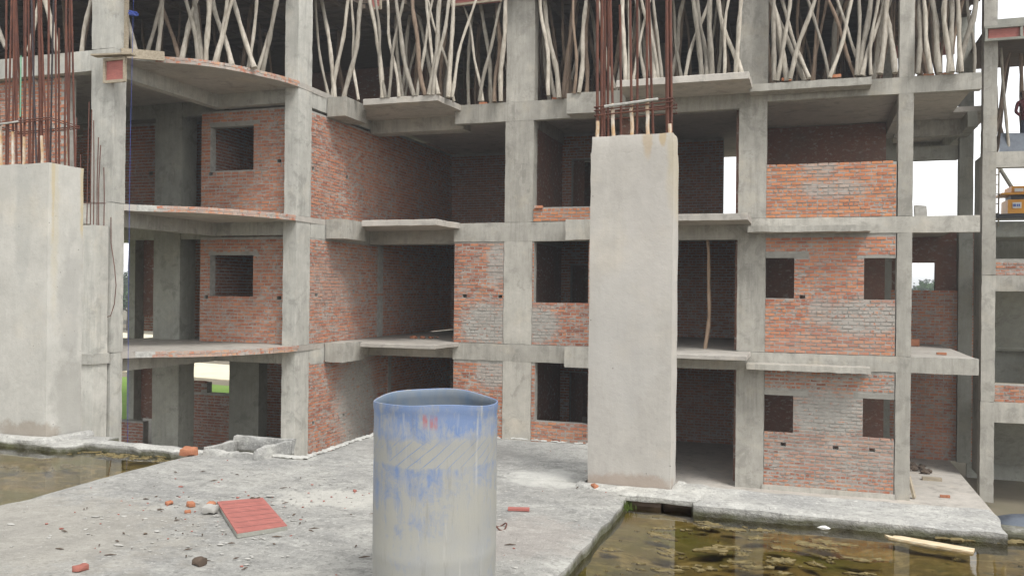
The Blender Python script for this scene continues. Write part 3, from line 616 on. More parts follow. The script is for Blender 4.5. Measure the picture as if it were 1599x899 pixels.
# the receding side wall of the left block
for zl, zt, hl_, wd in ((L2, 5.98, ((0.12, 4.55), (1.85, 4.55)), 'upper'), (L1, 2.79, ((0.34, 1.30), (2.27, 1.345), (4.1, 1.34)), 'middle'), (L0, -0.37, ((0.25, -2.0), (1.78, -2.0)), 'lowest')):
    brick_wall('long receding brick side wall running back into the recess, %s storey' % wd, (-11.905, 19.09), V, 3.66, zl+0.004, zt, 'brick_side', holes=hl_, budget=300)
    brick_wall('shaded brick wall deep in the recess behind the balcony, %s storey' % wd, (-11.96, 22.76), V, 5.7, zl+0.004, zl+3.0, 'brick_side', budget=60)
for zl, wd in ((L2, 'upper'), (L1, 'middle'), (L0, 'lowest')):
    brick_wall('dark brick back wall of the recess room, %s storey' % wd, (-12.4, 28.45), U, 5.0, zl+0.004, zl+3.0, 'brick_shade_toned', budget=40, holes=((3.6, zl+1.6),))
    brick_wall('dim brick partition wall with a dark doorway behind the wide window bay, %s storey' % wd, (-7.35, 25.6), U, 2.9, zl+0.004, zl+3.0, 'brick_shade_toned', budget=40, openings=((0.55, 1.5, zl, zl+2.2),))
    brick_wall('dim brick back wall of the open room beside the front column, %s storey' % wd, (-4.2, 27.5), U, 2.9 if zl != L2 else 1.75, zl+0.004, zl+3.0, 'brick_shade_toned', budget=40)
    brick_wall('dim brick cross wall at the right of the open room, %s storey' % wd, (-1.45, 22.2), V, 5.2, zl+0.004, zl+3.0, 'brick_shade_toned', budget=0, bricks=False)
    brick_wall('dim brick cross wall between the window room and the open room, %s storey' % wd, (-4.35, 22.2), V, 5.2, zl+0.004, zl+3.0, 'brick_shade_toned', budget=0, bricks=False)
    brick_wall('dim brick cross wall behind the wide middle column, %s storey' % wd, (-7.1, 22.2), V, 6.2, zl+0.004, zl+3.0, 'brick_shade_toned', budget=0, bricks=False)
    brick_wall('rear brick wall closing the back of the wing, %s storey' % wd, (-11.9, 31.4), U, 14.2 if zl != L2 else 9.0, zl+0.004, zl+3.0, 'brick_shade_toned', budget=0, bricks=False)
    brick_wall('dim brick wall behind the twin-window bay, %s storey' % wd, (-1.2, 26.3), U, 3.3, zl+0.004, zl+3.0, 'brick_shade_toned', budget=0, bricks=False)
# open bay at the right: brick back walls
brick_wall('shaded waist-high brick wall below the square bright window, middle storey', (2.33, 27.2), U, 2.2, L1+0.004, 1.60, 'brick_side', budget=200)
brick_wall('dark upper back wall with a square window showing far trees, beside the stair', (2.33, 27.5), U, 2.2, 1.4, 3.262, 'brick_shade_toned', openings=((0.50, 1.2, 1.58, 2.39),), budget=0, bricks=False)
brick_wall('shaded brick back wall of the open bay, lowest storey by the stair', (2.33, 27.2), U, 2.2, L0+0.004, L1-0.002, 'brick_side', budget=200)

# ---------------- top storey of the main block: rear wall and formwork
brick_wall('dark brick rear wall behind the forest of timber props on the top storey', (-27.0, 31.4), U, 28.9, L3, FORM, 'brick_shade_toned', budget=0, bricks=False)
brick_wall('dark brick cross wall closing the top storey behind the props at right', (1.9, 25.0), V, 6.4, L3, FORM, 'brick_shade_toned', budget=0, bricks=False)
fm = thing('slab_formwork', 'dark plank formwork overhead resting on timber props, top storey of facing wing', 'formwork', (-5, 25, FORM))
pm = MB(); pm.box(-8.1, 8.1, -0.115, 0.115, 0, 0.03); pmesh = pm.mesh('plank', M['plank'])
for k in range(41):
    y = 21.3+k*0.25
    o = bpy.data.objects.new('plank', pmesh); C.objects.link(o); o.parent = fm; o.location = (-3.9+5+random.uniform(-0.15, 0.15), y-25, random.uniform(0, 0.012))
for x in [-11.6+i*1.25 for i in range(13)]:
    b = MB(); b.beam((x, 21.2, FORM-0.07), (x+0.05, 31.3, FORM-0.07), 0.09, 0.12); b.build('joist', M['plank'], fm)
for x0, x1, z0, z1, yy in ((-9.05, -7.62, 9.03, 9.45, 21.34), (-6.75, -4.5, 9.12, 9.5, 21.36), (-11.2, -10.9, 9.0, 9.5, 20.9), (-4.4, -1.7, 9.3, 9.6, 21.0)):
    b = MB(); b.box(x0, x1, yy, yy+0.02, z0, z1); b.build('beam_side_panel', M['redply'], fm)
    b = MB(); b.beam((x0, yy-0.03, z0+0.03), (x1, yy-0.03, z0+0.05), 0.05, 0.06)
    n = max(1, int((x1-x0)/0.5))
    for i in range(n+1): b.beam((x0+(x1-x0)*i/n, yy-0.03, z0), (x0+(x1-x0)*i/n, yy-0.03, z1), 0.05, 0.05)
    b.build('batten', M['timber'], fm)
b = MB(); b.box(-12, 4.2, 21.2, 31.6, FORM+0.05, FORM+0.22); b.build('deck_boards', M['plank'], fm)

# ================================================================== LEFT BLOCK
lf = thing('concrete_frame', 'pale concrete frame of the left corner block with curved brick-edged floors', 'building', (-15, 16, L0))
FL = M['frame_left']
ARC = [(-14.03, 15.06), (-13.90, 15.30), (-13.55, 15.58), (-13.25, 15.78), (-12.95, 15.98), (-12.72, 16.22), (-12.52, 16.50), (-12.33, 16.85), (-12.18, 17.22), (-12.04, 17.62), (-11.92, 18.05), (-11.86, 18.44)]
for za, zb, dd in ((L0-0.1, L1, 0), (L1, L2, 0.004), (L2, L3B, 0.012), (L3B, TOP, 0.006)):
    cast('column', -14.64+dd, -14.03+dd, 14.72, 15.07+dd, za, zb, FL, lf, 0.16)
    cast('column', -12.275+dd, -11.89+dd, 18.446+dd, 19.09, za, zb, FL, lf, 0.16)
    if za < L3: cast('column', -16.80+dd, -15.92+dd, 19.12, 19.75, za, zb, M['stair'], lf, 0.3)
cast('column', -15.70, -14.70, 20.98, 21.4, L0, -0.4, M['stair'], lf, 0.3)
cast('column', -19.30, -19.03, 20.9, 21.3, L0, L2, M['stair'], lf, 0.3)
brick_wall('dark wall panel beside the inner column, ground floor of the left block', (-19.03, 21.2), U, 0.9, -2.5, -0.1, 'brick_shade_toned', budget=0, bricks=False)
brick_wall('dark wall panel beside the inner column, middle storey of the left block', (-19.03, 21.25), U, 0.9, 0.6, 3.1, 'brick_shade_toned', budget=0, bricks=False)
for zl, nm in ((L1, 0), (L2, 1), (L3B, 2)):
    th = 0.14
    poly = [(-32.3, 14.80), (-14.05, 14.80)]+ARC+[(-11.93, 21.6), (-11.93, 26.8), (-32.3, 26.8)]
    if zl == L1: poly = [(-17.3, 14.80), (-14.05, 14.80)]+ARC+[(-11.93, 21.6), (-11.93, 26.8), (-17.3, 26.8)]
    b = MB(); b.prism(poly, zl-th, zl-0.003)
    fs_ = b.build('floor_slab', M['slab'], lf)
    # bricks laid along the curved rim, two courses high
    ms = brick_set('brick_rim'); wl = wloc(fs_)
    pts = [Vector(p) for p in ARC]; seglen = [(pts[i+1]-pts[i]).length for i in range(len(pts)-1)]; tot = sum(seglen)
    def at(s_):
        for i, l in enumerate(seglen):
            if s_ <= l or i == len(seglen)-1: t = (pts[i+1]-pts[i])/l; return pts[i]+t*min(s_, l), t
            s_ -= l
    for row in range(2):
        s_ = 0.62+row*0.06
        while s_ < tot-0.06:
            l = random.choice((0.105, 0.11, 0.2)); p, t = at(s_+l/2)
            ob = bpy.data.objects.new('brick', ms[random.randrange(6)]); C.objects.link(ob); ob.parent = fs_
            n_ = Vector((t.y, -t.x)); q = p-n_*(0.035+random.uniform(0, 0.012))
            ob.location = Vector((q.x, q.y, zl-th+0.036+row*0.072))-wl
            ob.rotation_euler = (0, 0, math.atan2(t.y, t.x)+random.uniform(-0.03, 0.03)); ob.scale = (l, 1.1, 0.9)
            s_ += l+0.012
    # mortar bed behind the rim bricks
    mb = MB()
    for i in range(1, len(pts)-1):
        t = (pts[i+1]-pts[i]).normalized(); n_ = Vector((t.y, -t.x))
        a, c = pts[i]+n_*0.003, pts[i+1]+n_*0.003
        mb.add([(a.x,a.y,zl-th+0.002),(c.x,c.y,zl-th+0.002),(c.x,c.y,zl+0.001),(a.x,a.y,zl+0.001)], [(0,1,2,3)])
    mb.build('rim_mortar', M['lime'], fs_)
    zb = zl-0.47
    fbeam(-26.3, -14.05, 14.73, 15.0, zl-0.45, zl, FL, lf)
    fbeam(-14.62, -14.36, 15.08, 18.9, zb, zl-0.02, FL, lf)
    fbeam(-14.36, -12.28, 18.60, 18.86, zb, zl-0.02, FL, lf)
    fbeam(-12.05, -11.892, 19.10, 22.7, zl-0.52, zl+0.004, FL, lf)
    fbeam(-20.5, -14.6, 19.15, 19.4, zb-0.05, zl-0.02, M['stair'], lf)
# beam stub under the short column
cast('beam', -15.6, -14.02, 14.22, 14.70, -0.16, 0.07, FL, lf, 0.14)
wl_ = [((0.285, 1.605, 4.51, 5.64), L2, 6.06, ((0.30, 4.44), (2.38, 4.71)), 'upper', (0.25, 1.78, 5.64, 5.76)), ((0.315, 1.63, 1.24, 2.31), L1, 2.78, ((0.2, 1.2), (2.42, 1.2)), 'middle', (0.27, 1.8, 2.31, 2.42))]
for op, zl, zt, hl_, wd, li in wl_:
    brick_wall('dark brick wall in the shade between the inner column and the windowed wall, %s storey' % wd, (-16.6, 20.4), U, 1.6, zl+0.004, zl+2.9, 'brick_shade_toned', budget=100)
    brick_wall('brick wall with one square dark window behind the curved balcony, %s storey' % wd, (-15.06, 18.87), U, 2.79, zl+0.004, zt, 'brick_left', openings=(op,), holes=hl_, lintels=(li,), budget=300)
    brick_wall('brick wall seen through the square window behind the curved balcony, %s storey' % wd, (-15.0, 19.2), V, 3.0, zl+0.004, zl+2.9, 'brick_shade_toned', budget=60)
    brick_wall('dark brick back wall of the left corner room, %s storey' % wd, ((-26.0, 22.3) if zl == L2 else (-20.1, 22.3)), U, (14.0 if zl == L2 else 8.1), zl+0.004, zl+3.1, 'brick_shade_toned', budget=60)
brick_wall('shaded brick wall beside the inner column under the left curved floor, upper storey', (-19.6, 19.45), U, 2.8, L2+0.004, 6.0, 'brick_shade_toned', budget=150, holes=((2.4, 4.6),))
brick_wall('knee-high dark brick wall at the far side of the left rooms, middle storey', (-18.3, 21.2), U, 1.5, L1-0.3, 0.62, 'brick_shade_toned', budget=80)
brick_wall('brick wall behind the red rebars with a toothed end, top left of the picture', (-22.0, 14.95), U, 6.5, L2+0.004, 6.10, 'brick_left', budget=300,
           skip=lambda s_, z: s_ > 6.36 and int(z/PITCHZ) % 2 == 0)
brick_wall('low stepped brick wall with grass beyond, ground floor of the left block', (-18.2, 21.15), U, 2.5, L0, -1.62, 'brick_shade_toned', budget=150, holes=((0.75, -2.15),))
brick_wall('broken higher end of the stepped brick wall, ground floor of the left block', (-18.2, 21.16), U, 1.6, -1.615, -1.22, 'brick_shade_toned', budget=60, ragged=((1.35, 1.6),), skip=lambda s_, z: s_ > 1.45 and int(z/PITCHZ) % 2 == 0)
brick_wall('low brick wall under a bright gap beside the left corner column, ground floor', (-20.8, 20.6), U, 2.4, L0, -2.5, 'brick_shade_toned', budget=80)
brick_wall('dark brick wall far inside the ground floor of the left block', (-16.5, 23.5), U, 4.6, L0, -0.1, 'brick_shade_toned', budget=40)
# slab formwork over the left block
fm2 = thing('slab_formwork', 'dark plank formwork over the top left storey held up by props', 'formwork', (-16, 18, FORM))
pm2 = MB(); pm2.box(-16.5, 4.2, -0.115, 0.115, 0, 0.03); pmesh2 = pm2.mesh('plank', M['plank'])
for k in range(40):
    o = bpy.data.objects.new('plank', pmesh2); C.objects.link(o); o.parent = fm2; o.location = (random.uniform(-0.15, 0.15), 14.4+k*0.25-18, random.uniform(0, 0.012))
for x in [-32+i*1.1 for i in range(19)]:
    b = MB(); b.beam((x, 14.4, FORM-0.07), (x+0.04, 24.2, FORM-0.07), 0.09, 0.12); b.build('joist', M['plank'], fm2)
b = MB(); b.box(-32.5, -11.9, 14.35, 31.6, FORM+0.05, FORM+0.22); b.build('deck_boards', M['plank'], fm2)
brick_wall('dark brick wall at the back of the top storey of the left block', (-24.5, 27.5), U, 12.8, L3B, FORM, 'brick_shade_toned', budget=0, bricks=False)

# short unfinished column beside the corner column
shc = thing('short_column', 'short concrete column stub with starter bars in front of the left corner column', 'column', (-14.4, 14.45, L1))
cast('shaft', -14.80, -14.06, 14.27, 14.67, L0, 2.76, FL, shc, 0.16)
for i, (x, y, h) in enumerate([(-14.14, 14.33, 2.2), (-14.14, 14.47, 1.7), (-14.14, 14.61, 1.25), (-14.32, 14.33, 2.6), (-14.32, 14.61, 1.9), (-14.5, 14.33, 1.5), (-14.5, 14.61, 2.5), (-14.7, 14.4, 2.3)]):
    b = MB(); b.tube([(x, y, 2.5), (x+random.uniform(-.02, .02), y, 2.75+h*0.5), (x+random.uniform(-.04, .04), y, 2.75+h)], 0.010, 6); b.build('rebar', M['steel'], shc)
b = MB(); b.tube([(-14.76, 14.31, 3.22), (-14.11, 14.31, 3.23), (-14.11, 14.63, 3.24), (-14.76, 14.63, 3.23), (-14.76, 14.31, 3.22)], 0.006, 5); b.build('stirrup', M['steel'], shc)
b = MB(); b.tube([(-14.03, 14.69, 2.95), (-14.0, 14.67, 2.4), (-13.93, 14.7, 1.9), (-13.90, 14.72, 1.5), (-13.92, 14.7, 1.1), (-14.0, 14.68, 0.85), (-14.1, 14.66, 0.82)], 0.009, 6)
tag(b.build('bent_wire', M['steel']), 'thin bent wire hanging down the face of the left corner column', 'wire')

# shuttering left at the head of the corner column
sp = thing('shuttering_panel', 'red oxide shuttering box left nailed at the head of the left corner column', 'formwork', (-13.9, 14.6, 5.8))
b = MB(); b.box(-14.10, -13.60, 14.58, 14.60, 5.80, 6.27); b.build('panel', M['redply'], sp)
b = MB()
b.beam((-14.10, 14.56, 5.80), (-13.58, 14.56, 5.80), 0.05, 0.06); b.beam((-14.10, 14.56, 6.27), (-13.58, 14.56, 6.27), 0.05, 0.06)
b.beam((-14.11, 14.56, 5.78), (-14.11, 14.56, 6.30), 0.05, 0.06); b.beam((-13.58, 14.56, 5.78), (-13.58, 14.56, 6.30), 0.05, 0.06); b.build('batten', M['timber'], sp)
b = MB(); b.beam((-14.35, 14.5, 6.36), (-13.35, 14.55, 6.33), 0.2, 0.035); b.build('ledger_board', M['timber'], sp)
b = MB(); b.beam((-14.0, 14.9, 6.50), (-13.42, 15.55, 6.55), 0.05, 0.20)
tag(b.build('edge_board', M['timber']), 'weathered shuttering board on edge at the start of the top curved floor', 'board')
b = MB(); b.box(-14.045, -13.96, 15.0, 15.07, L3B, FORM)
tag(b.build('form_board', M['timber']), 'upright timber board against the top of the left corner column', 'board')

# blue rope down the front of the left block
rp = thing('hanging_rope', 'thin blue rope hanging from the top storey past the curved floors', 'rope', (-13.9, 15.05, L0))
b = MB(); b.tube([(-13.80+0.0, 15.0, 9.0), (-13.78, 15.0, 7.6), (-13.80, 15.0, 6.2), (-13.82, 15.0, 4.9), (-13.83, 15.0, 3.2), (-13.82, 15.0, 0.5), (-13.80, 15.0, -3.0)], 0.0042, 6); b.build('strand', M['rope'], rp)
b = MB()
for k in range(7):
    c = Vector((-13.78, 15.0, 7.36)); b.tube([c+Vector((math.cos(a+k)*0.10*random.uniform(.5, 1), math.sin(a*1.3+k)*0.06, math.sin(a+k*.7)*0.05)) for a in [i*0.8 for i in range(8)]], 0.012, 5)
b.build('tangle', M['rope'], rp)

# ================================================================== STAIR BAY at the right
sf = thing('stair_frame', 'slim concrete stair frame with half-level beams at the right edge', 'building', (5.5, 25, L0))
S = M['stair']
for za, zb, dd in ((L0-0.6, -1.25, 0), (-1.25, 1.99, 0.006), (1.99, 5.15, 0.0), (5.15, 8.27, 0.008), (8.27, 9.6, 0.004)):
    cast('column', 4.275+dd, 4.60+dd, 24.9+dd, 25.25, za, zb, M['frame'], sf, 0.16, 0.008)
cast('column', 8.6, 8.95, 24.9, 25.25, L0-0.6, 9.6, M['frame'], sf, 0.3)
for z0, z1 in ((-1.77, -1.25), (1.58, 1.99), (4.74, 5.15)):
    cast('landing_beam', 4.58, 8.7, 24.92, 25.2, z0, z1, M['frame'], sf, 0.16, 0.008)
    cast('landing_slab', 4.62, 8.7, 25.2, 26.6, z1-0.14, z1-0.01, S, sf, 0.5)
for z0 in (L1, L2):
    cast('landing_slab', 4.45, 8.8, 28.1, 30.2, z0-0.12, z0+0.05, S, sf, 0.5)
for za, zb in ((L0, -1.3), (-1.3, L1), (L1, 1.95), (1.95, L2)):
    b = MB(); up_ = za in (L0, L1)
    ya, yb = (28.2, 26.5) if up_ else (26.5, 28.2); x0, x1 = (4.75, 6.2) if up_ else (6.3, 7.9)
    n = 9; prof = []
    for i in range(n):
        prof.append((ya+(yb-ya)*i/n, za+(zb-za)*i/n)); prof.append((ya+(yb-ya)*i/n, za+(zb-za)*(i+1)/n))
    prof.append((yb, zb)); prof += [(yb, zb-0.2), (ya, za-0.18)]
    m_ = len(prof)
    b.add([(x0, y, z) for y, z in prof]+[(x1, y, z) for y, z in prof], [tuple(range(m_)), tuple(range(m_, 2*m_))[::-1]]+[(i, m_+i, m_+(i+1) % m_, (i+1) % m_) for i in range(m_)])
    b.build('stair_flight', S, sf)
cast('side_wall', 4.30, 4.50, 25.3, 26.15, L0, 5.1, S, sf, 0.5)
brick_wall('short band of brick on the stair beam, middle storey at the right edge', (4.61, 25.0), U, 4.0, 1.995, 2.41, 'brick_limed', budget=80)
brick_wall('short band of limed brick on the lower stair beam at the right edge', (4.61, 25.0), U, 4.0, -1.245, -0.80, 'brick_limed', budget=80)
brick_wall('brick parapet behind the stair with trees above it, right edge', (4.5, 28.6), U, 4.5, 0.30, 0.90, 'brick_shade_toned', budget=100)
brick_wall('reddish brick wall under the stair at the right edge, lowest storey', (4.6, 28.7), U, 4.4, -2.64, -1.7, 'brick_shade_toned', budget=100)
cast('rear_wall', 4.6, 9.0, 30.4, 30.6, 1.9, 3.78, S, sf, 0.6)
cast('rear_wall', 4.6, 9.0, 28.75, 28.95, L0-1.4, -3.0, S, sf, 0.6)
cast('rear_wall', 4.6, 9.0, 28.75, 28.95, -1.1, 0.1, S, sf, 0.6)
cast('landing_slab', 4.55, 9.0, 28.3, 28.74, -3.05, -2.66, S, sf, 0.5)
sp2 = thing('shuttering_beam', 'red and grey shuttering beam across the top of the stair bay', 'formwork', (5.5, 24.8, 7.9))
b = MB(); b.box(4.35, 8.8, 24.70, 24.72, 7.99, 8.23); b.build('panel', M['redply'], sp2)
b = MB(); b.beam((4.25, 24.66, 7.95), (8.8, 24.66, 7.95), 0.08, 0.06); b.beam((4.25, 24.66, 8.27), (8.8, 24.66, 8.27), 0.08, 0.06)
for x in (4.29, 5.08, 5.9, 6.7, 7.5): b.beam((x, 24.66, 7.95), (x, 24.66, 8.27), 0.06, 0.06)
b.build('batten', M['stair'], sp2)
b = MB(); b.box(4.3, 8.8, 24.75, 29, 8.24, 8.30); b.build('decking', M['plank'], sp2)
b = MB(); b.rbox(4.75, 8.8, 26.0, 26.3, 8.32, 8.85, 0.4); b.build('upstand_beam', S, sp2)
# shuttering seen over the open bay between the props
b = MB(); b.box(2.45, 4.0, 27.6, 27.65, 8.4, 8.75); tag(b.build('red_shutter', M['redply']), 'red shuttering panel glimpsed between props at the top right', 'formwork')

# ================================================================== FRONT COLUMNS on the deck
c1 = thing('unfinished_column', 'tall pale concrete column stub with rebar cage, standing right of the drum', 'column', (-1.25, 6.6, 0))
cast('shaft', -1.571, -0.935, 6.461, 6.75, -0.02, 2.552, M['fgcol'], c1, 0.06, 0.003, 0.007)
cast('shaft', -1.565, -0.938, 6.466, 6.747, 2.50, 2.68, M['fgcol'], c1, 0.045, 0.0025, 0.008)
def bar(parent, x, y, x2, y2, z2, r=0.011, m='steel', z1=2.55):
    b = MB(); n = 5; r *= 0.88
    b.tube([(x+(x2-x)*i/n+random.uniform(-.004, .004), y+(y2-y)*i/n, z1+(z2-z1)*i/n) for i in range(n+1)], r, 7); return b.build('rebar', M[m], parent)
for x, y, x2, y2, z2, r in [(-1.525, 6.51, -1.55, 6.50, 5.2, .0135), (-1.50, 6.535, -1.525, 6.53, 5.2, .0135), (-1.515, 6.69, -1.53, 6.69, 5.2, .0135), (-1.485, 6.70, -1.50, 6.69, 4.9, .012),
                            (-1.397, 6.515, -1.48, 6.51, 5.0, .0115), (-1.258, 6.515, -1.30, 6.51, 4.6, .0115), (-1.136, 6.515, -1.19, 6.51, 5.2, .0115),
                            (-1.378, 6.695, -1.40, 6.69, 3.74, .0115), (-1.254, 6.695, -1.28, 6.69, 4.9, .0115), (-1.124, 6.695, -1.22, 6.69, 5.0, .0115),
                            (-0.985, 6.51, -1.035, 6.51, 5.2, .0135), (-0.98, 6.545, -1.02, 6.54, 5.2, .0135), (-0.99, 6.69, -1.03, 6.69, 5.2, .0135), (-1.02, 6.70, -1.05, 6.69, 4.6, .012), (-0.965, 6.53, -1.0, 6.53, 4.9, .012)]:
    bar(c1, x, y, x2, y2, z2, r)
for x, y, x2, z2 in ((-1.397, 6.515, -1.417, 2.93), (-1.258, 6.515, -1.268, 2.93), (-1.136, 6.515, -1.145, 2.95), (-1.525, 6.508, -1.527, 2.80), (-0.972, 6.505, -0.974, 2.75)):
    bar(c1, x, y-0.002, x2, y-0.003, z2, 0.0165, 'steel_mortar', 2.6)
for z, rr_, m_ in ((2.925, 0.006, 'steel'), (2.90, 0.005, 'steel'), (2.86, 0.005, 'steel')):
    b = MB(); b.tube([(-1.55, 6.49, z-0.02), (-0.95, 6.49, z+0.015), (-0.95, 6.72, z+0.01), (-1.55, 6.72, z-0.01), (-1.55, 6.49, z-0.02)], rr_, 6); b.build('stirrup', M[m_], c1)
b = MB(); b.tube([(-1.47, 6.485, 2.905), (-1.3, 6.487, 2.918), (-1.1, 6.487, 2.935), (-1.06, 6.487, 2.937)], 0.011, 6); b.build('stirrup', M['lime'], c1)
# mortar fillet at the foot
def skirt(pts, w_, h, m, name, parent):
    b = MB(); n = len(pts); vs = []; fs = []
    for i, (x, y) in enumerate(pts):
        for k, (ww, hh) in enumerate(((0, h), (w_*0.5, h*0.8), (w_, h*0.15), (w_*1.05, -0.1))):
            a = Vector(pts[max(0, i-1)]); c = Vector(pts[min(n-1, i+1)]); t = (c-a).normalized(); nn = Vector((t.y, -t.x))
            jw = 1+0.5*noise.noise(Vector((x*6, y*6, k*3.0)))
            vs.append((x+nn.x*ww*jw, y+nn.y*ww*jw, hh+noise.noise(Vector((x*11, y*11, k)))*0.008))
    for i in range(n-1):
        for k in range(3): a = i*4+k; fs.append((a, a+1, a+5, a+4))
    b.add(vs, fs); return b.build(name, m, parent, smooth=60)
b = MB(); patch(b, -1.30, -0.70, 6.27, 6.80, 0.016, -0.035, 0.04, 0.012, 0.03); b.build('mortar_ledge', M['kerb'], c1, smooth=50)
skirt([(-1.60, 6.80), (-1.60, 6.6), (-1.59, 6.46)]+[(-1.55+i*0.06, 6.455) for i in range(11)]+[(-0.925, 6.47), (-0.92, 6.6), (-0.92, 6.78)], 0.09, 0.03, M['kerb'], 'mortar_fillet', c1)

c2 = thing('unfinished_column', 'broad rust-streaked concrete column stub with red rebars at the left edge', 'column', (-7.3, 6.7, 0))
cast('shaft', -7.78, -6.93, 6.461, 6.893, -0.03, 2.68, M['fgleft'], c2, 0.085, 0.0025, 0.008)
lb = [(-7.72, 6.51), (-7.66, 6.51), (-7.60, 6.52), (-7.51, 6.51), (-7.45, 6.52), (-7.39, 6.51), (-7.30, 6.51), (-7.22, 6.52), (-7.13, 6.51), (-7.06, 6.51), (-6.99, 6.51), (-6.985, 6.60), (-6.98, 6.70), (-6.985, 6.84), (-7.08, 6.84), (-7.20, 6.84), (-7.32, 6.84), (-7.44, 6.84), (-7.56, 6.85), (-7.68, 6.84), (-6.99, 6.76), (-7.69, 6.54), (-7.55, 6.53), (-7.42, 6.54), (-7.26, 6.53), (-7.15, 6.54), (-7.62, 6.8), (-7.38, 6.81), (-7.02, 6.54)]
for i, (x, y) in enumerate(lb):
    lean = random.uniform(-0.16, 0.02); top = 5.3 if i % 5 else 4.1
    bar(c2, x, y, x+lean, y+random.uniform(-.03, .03), top, random.choice((0.0115, 0.0125, 0.0105)), 'steel_dark' if i in (1, 8, 16) else 'steel')
    if i in (2, 4, 6, 9, 14): bar(c2, x+0.002, y-0.003, x+lean*0.1, y-0.003, 2.95+0.06*(i % 3), 0.016, 'steel_mortar', 2.6)
for z in (3.10, 3.08):
    b = MB(); b.tube([(-7.76, 6.49, z), (-6.96, 6.49, z+0.02), (-6.96, 6.86, z), (-7.76, 6.86, z-0.02), (-7.76, 6.49, z)], 0.006, 6); b.build('stirrup', M['steel'], c2)
b = MB(); b.tube([(-7.72, 6.485, 3.085), (-7.5, 6.487, 3.09), (-7.35, 6.487, 3.1)], 0.010, 6); b.build('stirrup', M['lime'], c2)
b = MB(); b.box(-7.35, -7.335, 6.50, 6.503, 3.15, 3.75); b.build('tape', M['green'], c2)
skirt([(-8.2, 6.45), (-7.9, 6.45), (-7.7, 6.45), (-7.5, 6.45), (-7.3, 6.45), (-7.1, 6.45), (-6.95, 6.45), (-6.91, 6.48), (-6.91, 6.65), (-6.90, 6.82), (-6.88, 6.95)], 0.08, 0.03, M['kerb'], 'mortar_fillet', c2)

# ================================================================== THE DRUM
def drum(cx, cy):
    b = MB(); seg = 72; R0 = 0.293; rows = []
    prof = [(0.97, 1.00), (0.968, 1.012), (0.945, 1.016), (0.93, 1.003), (0.90, 1.0), (0.84, 1.002), (0.815, 1.010), (0.79, 1.002), (0.70, 1.001), (0.55, 1.004), (0.40, 1.006), (0.28, 1.003), (0.26, 1.012), (0.24, 1.003), (0.10, 0.995), (0.02, 0.97), (0.0, 0.93)]
    inner = [(0.02, 0.93), (0.30, 0.975), (0.60, 0.975), (0.84, 0.975), (0.92, 0.975), (0.93, 0.966), (0.955, 0.972), (0.967, 0.985)]
    allp = prof[::-1]+inner[::-1][:0]
    rings = [(z, k) for z, k in prof]+[]
    full = [(z, k) for z, k in inner]+[(z, k) for z, k in prof]
    back = math.atan2(cy, cx)
    for z, k in full:
        r_ = []
        for i in range(seg):
            a = 2*math.pi*i/seg; hk = max(0, (z-0.45)/0.52)
            rr_ = R0*k*(1+0.008*math.sin(2*a+0.6)+0.006*math.sin(3*a+2)*hk)
            dz = hk**2*(0.010*math.cos(2*(a-back))+0.006*math.cos(a-back-0.5)+0.003*math.sin(5*a))
            r_.append((cx+rr_*math.cos(a), cy+rr_*math.sin(a), z+dz+0.002))
        rows.append(r_)
    vs = [p for r_ in rows for p in r_]; fs = []
    n = len(rows)
    for j in range(n-1):
        for i in range(seg): i2 = (i+1) % seg; fs.append((j*seg+i, j*seg+i2, (j+1)*seg+i2, (j+1)*seg+i))
    fs.append(tuple(range(seg))); fs.append(tuple((n-1)*seg+i for i in range(seg))[::-1])
    b.add(vs, fs); b.mi = [1 if k < seg*7 or k == len(fs)-2 else 0 for k in range(len(fs))]
    o = b.build('plastic_drum', [M['drum'], M['drum_in_shaded']], loc=(cx, cy, 0.0), smooth=40)
    tag(o, 'mud-smeared blue plastic drum with open top standing on the deck', 'drum')
drum(-1.684, 3.838)

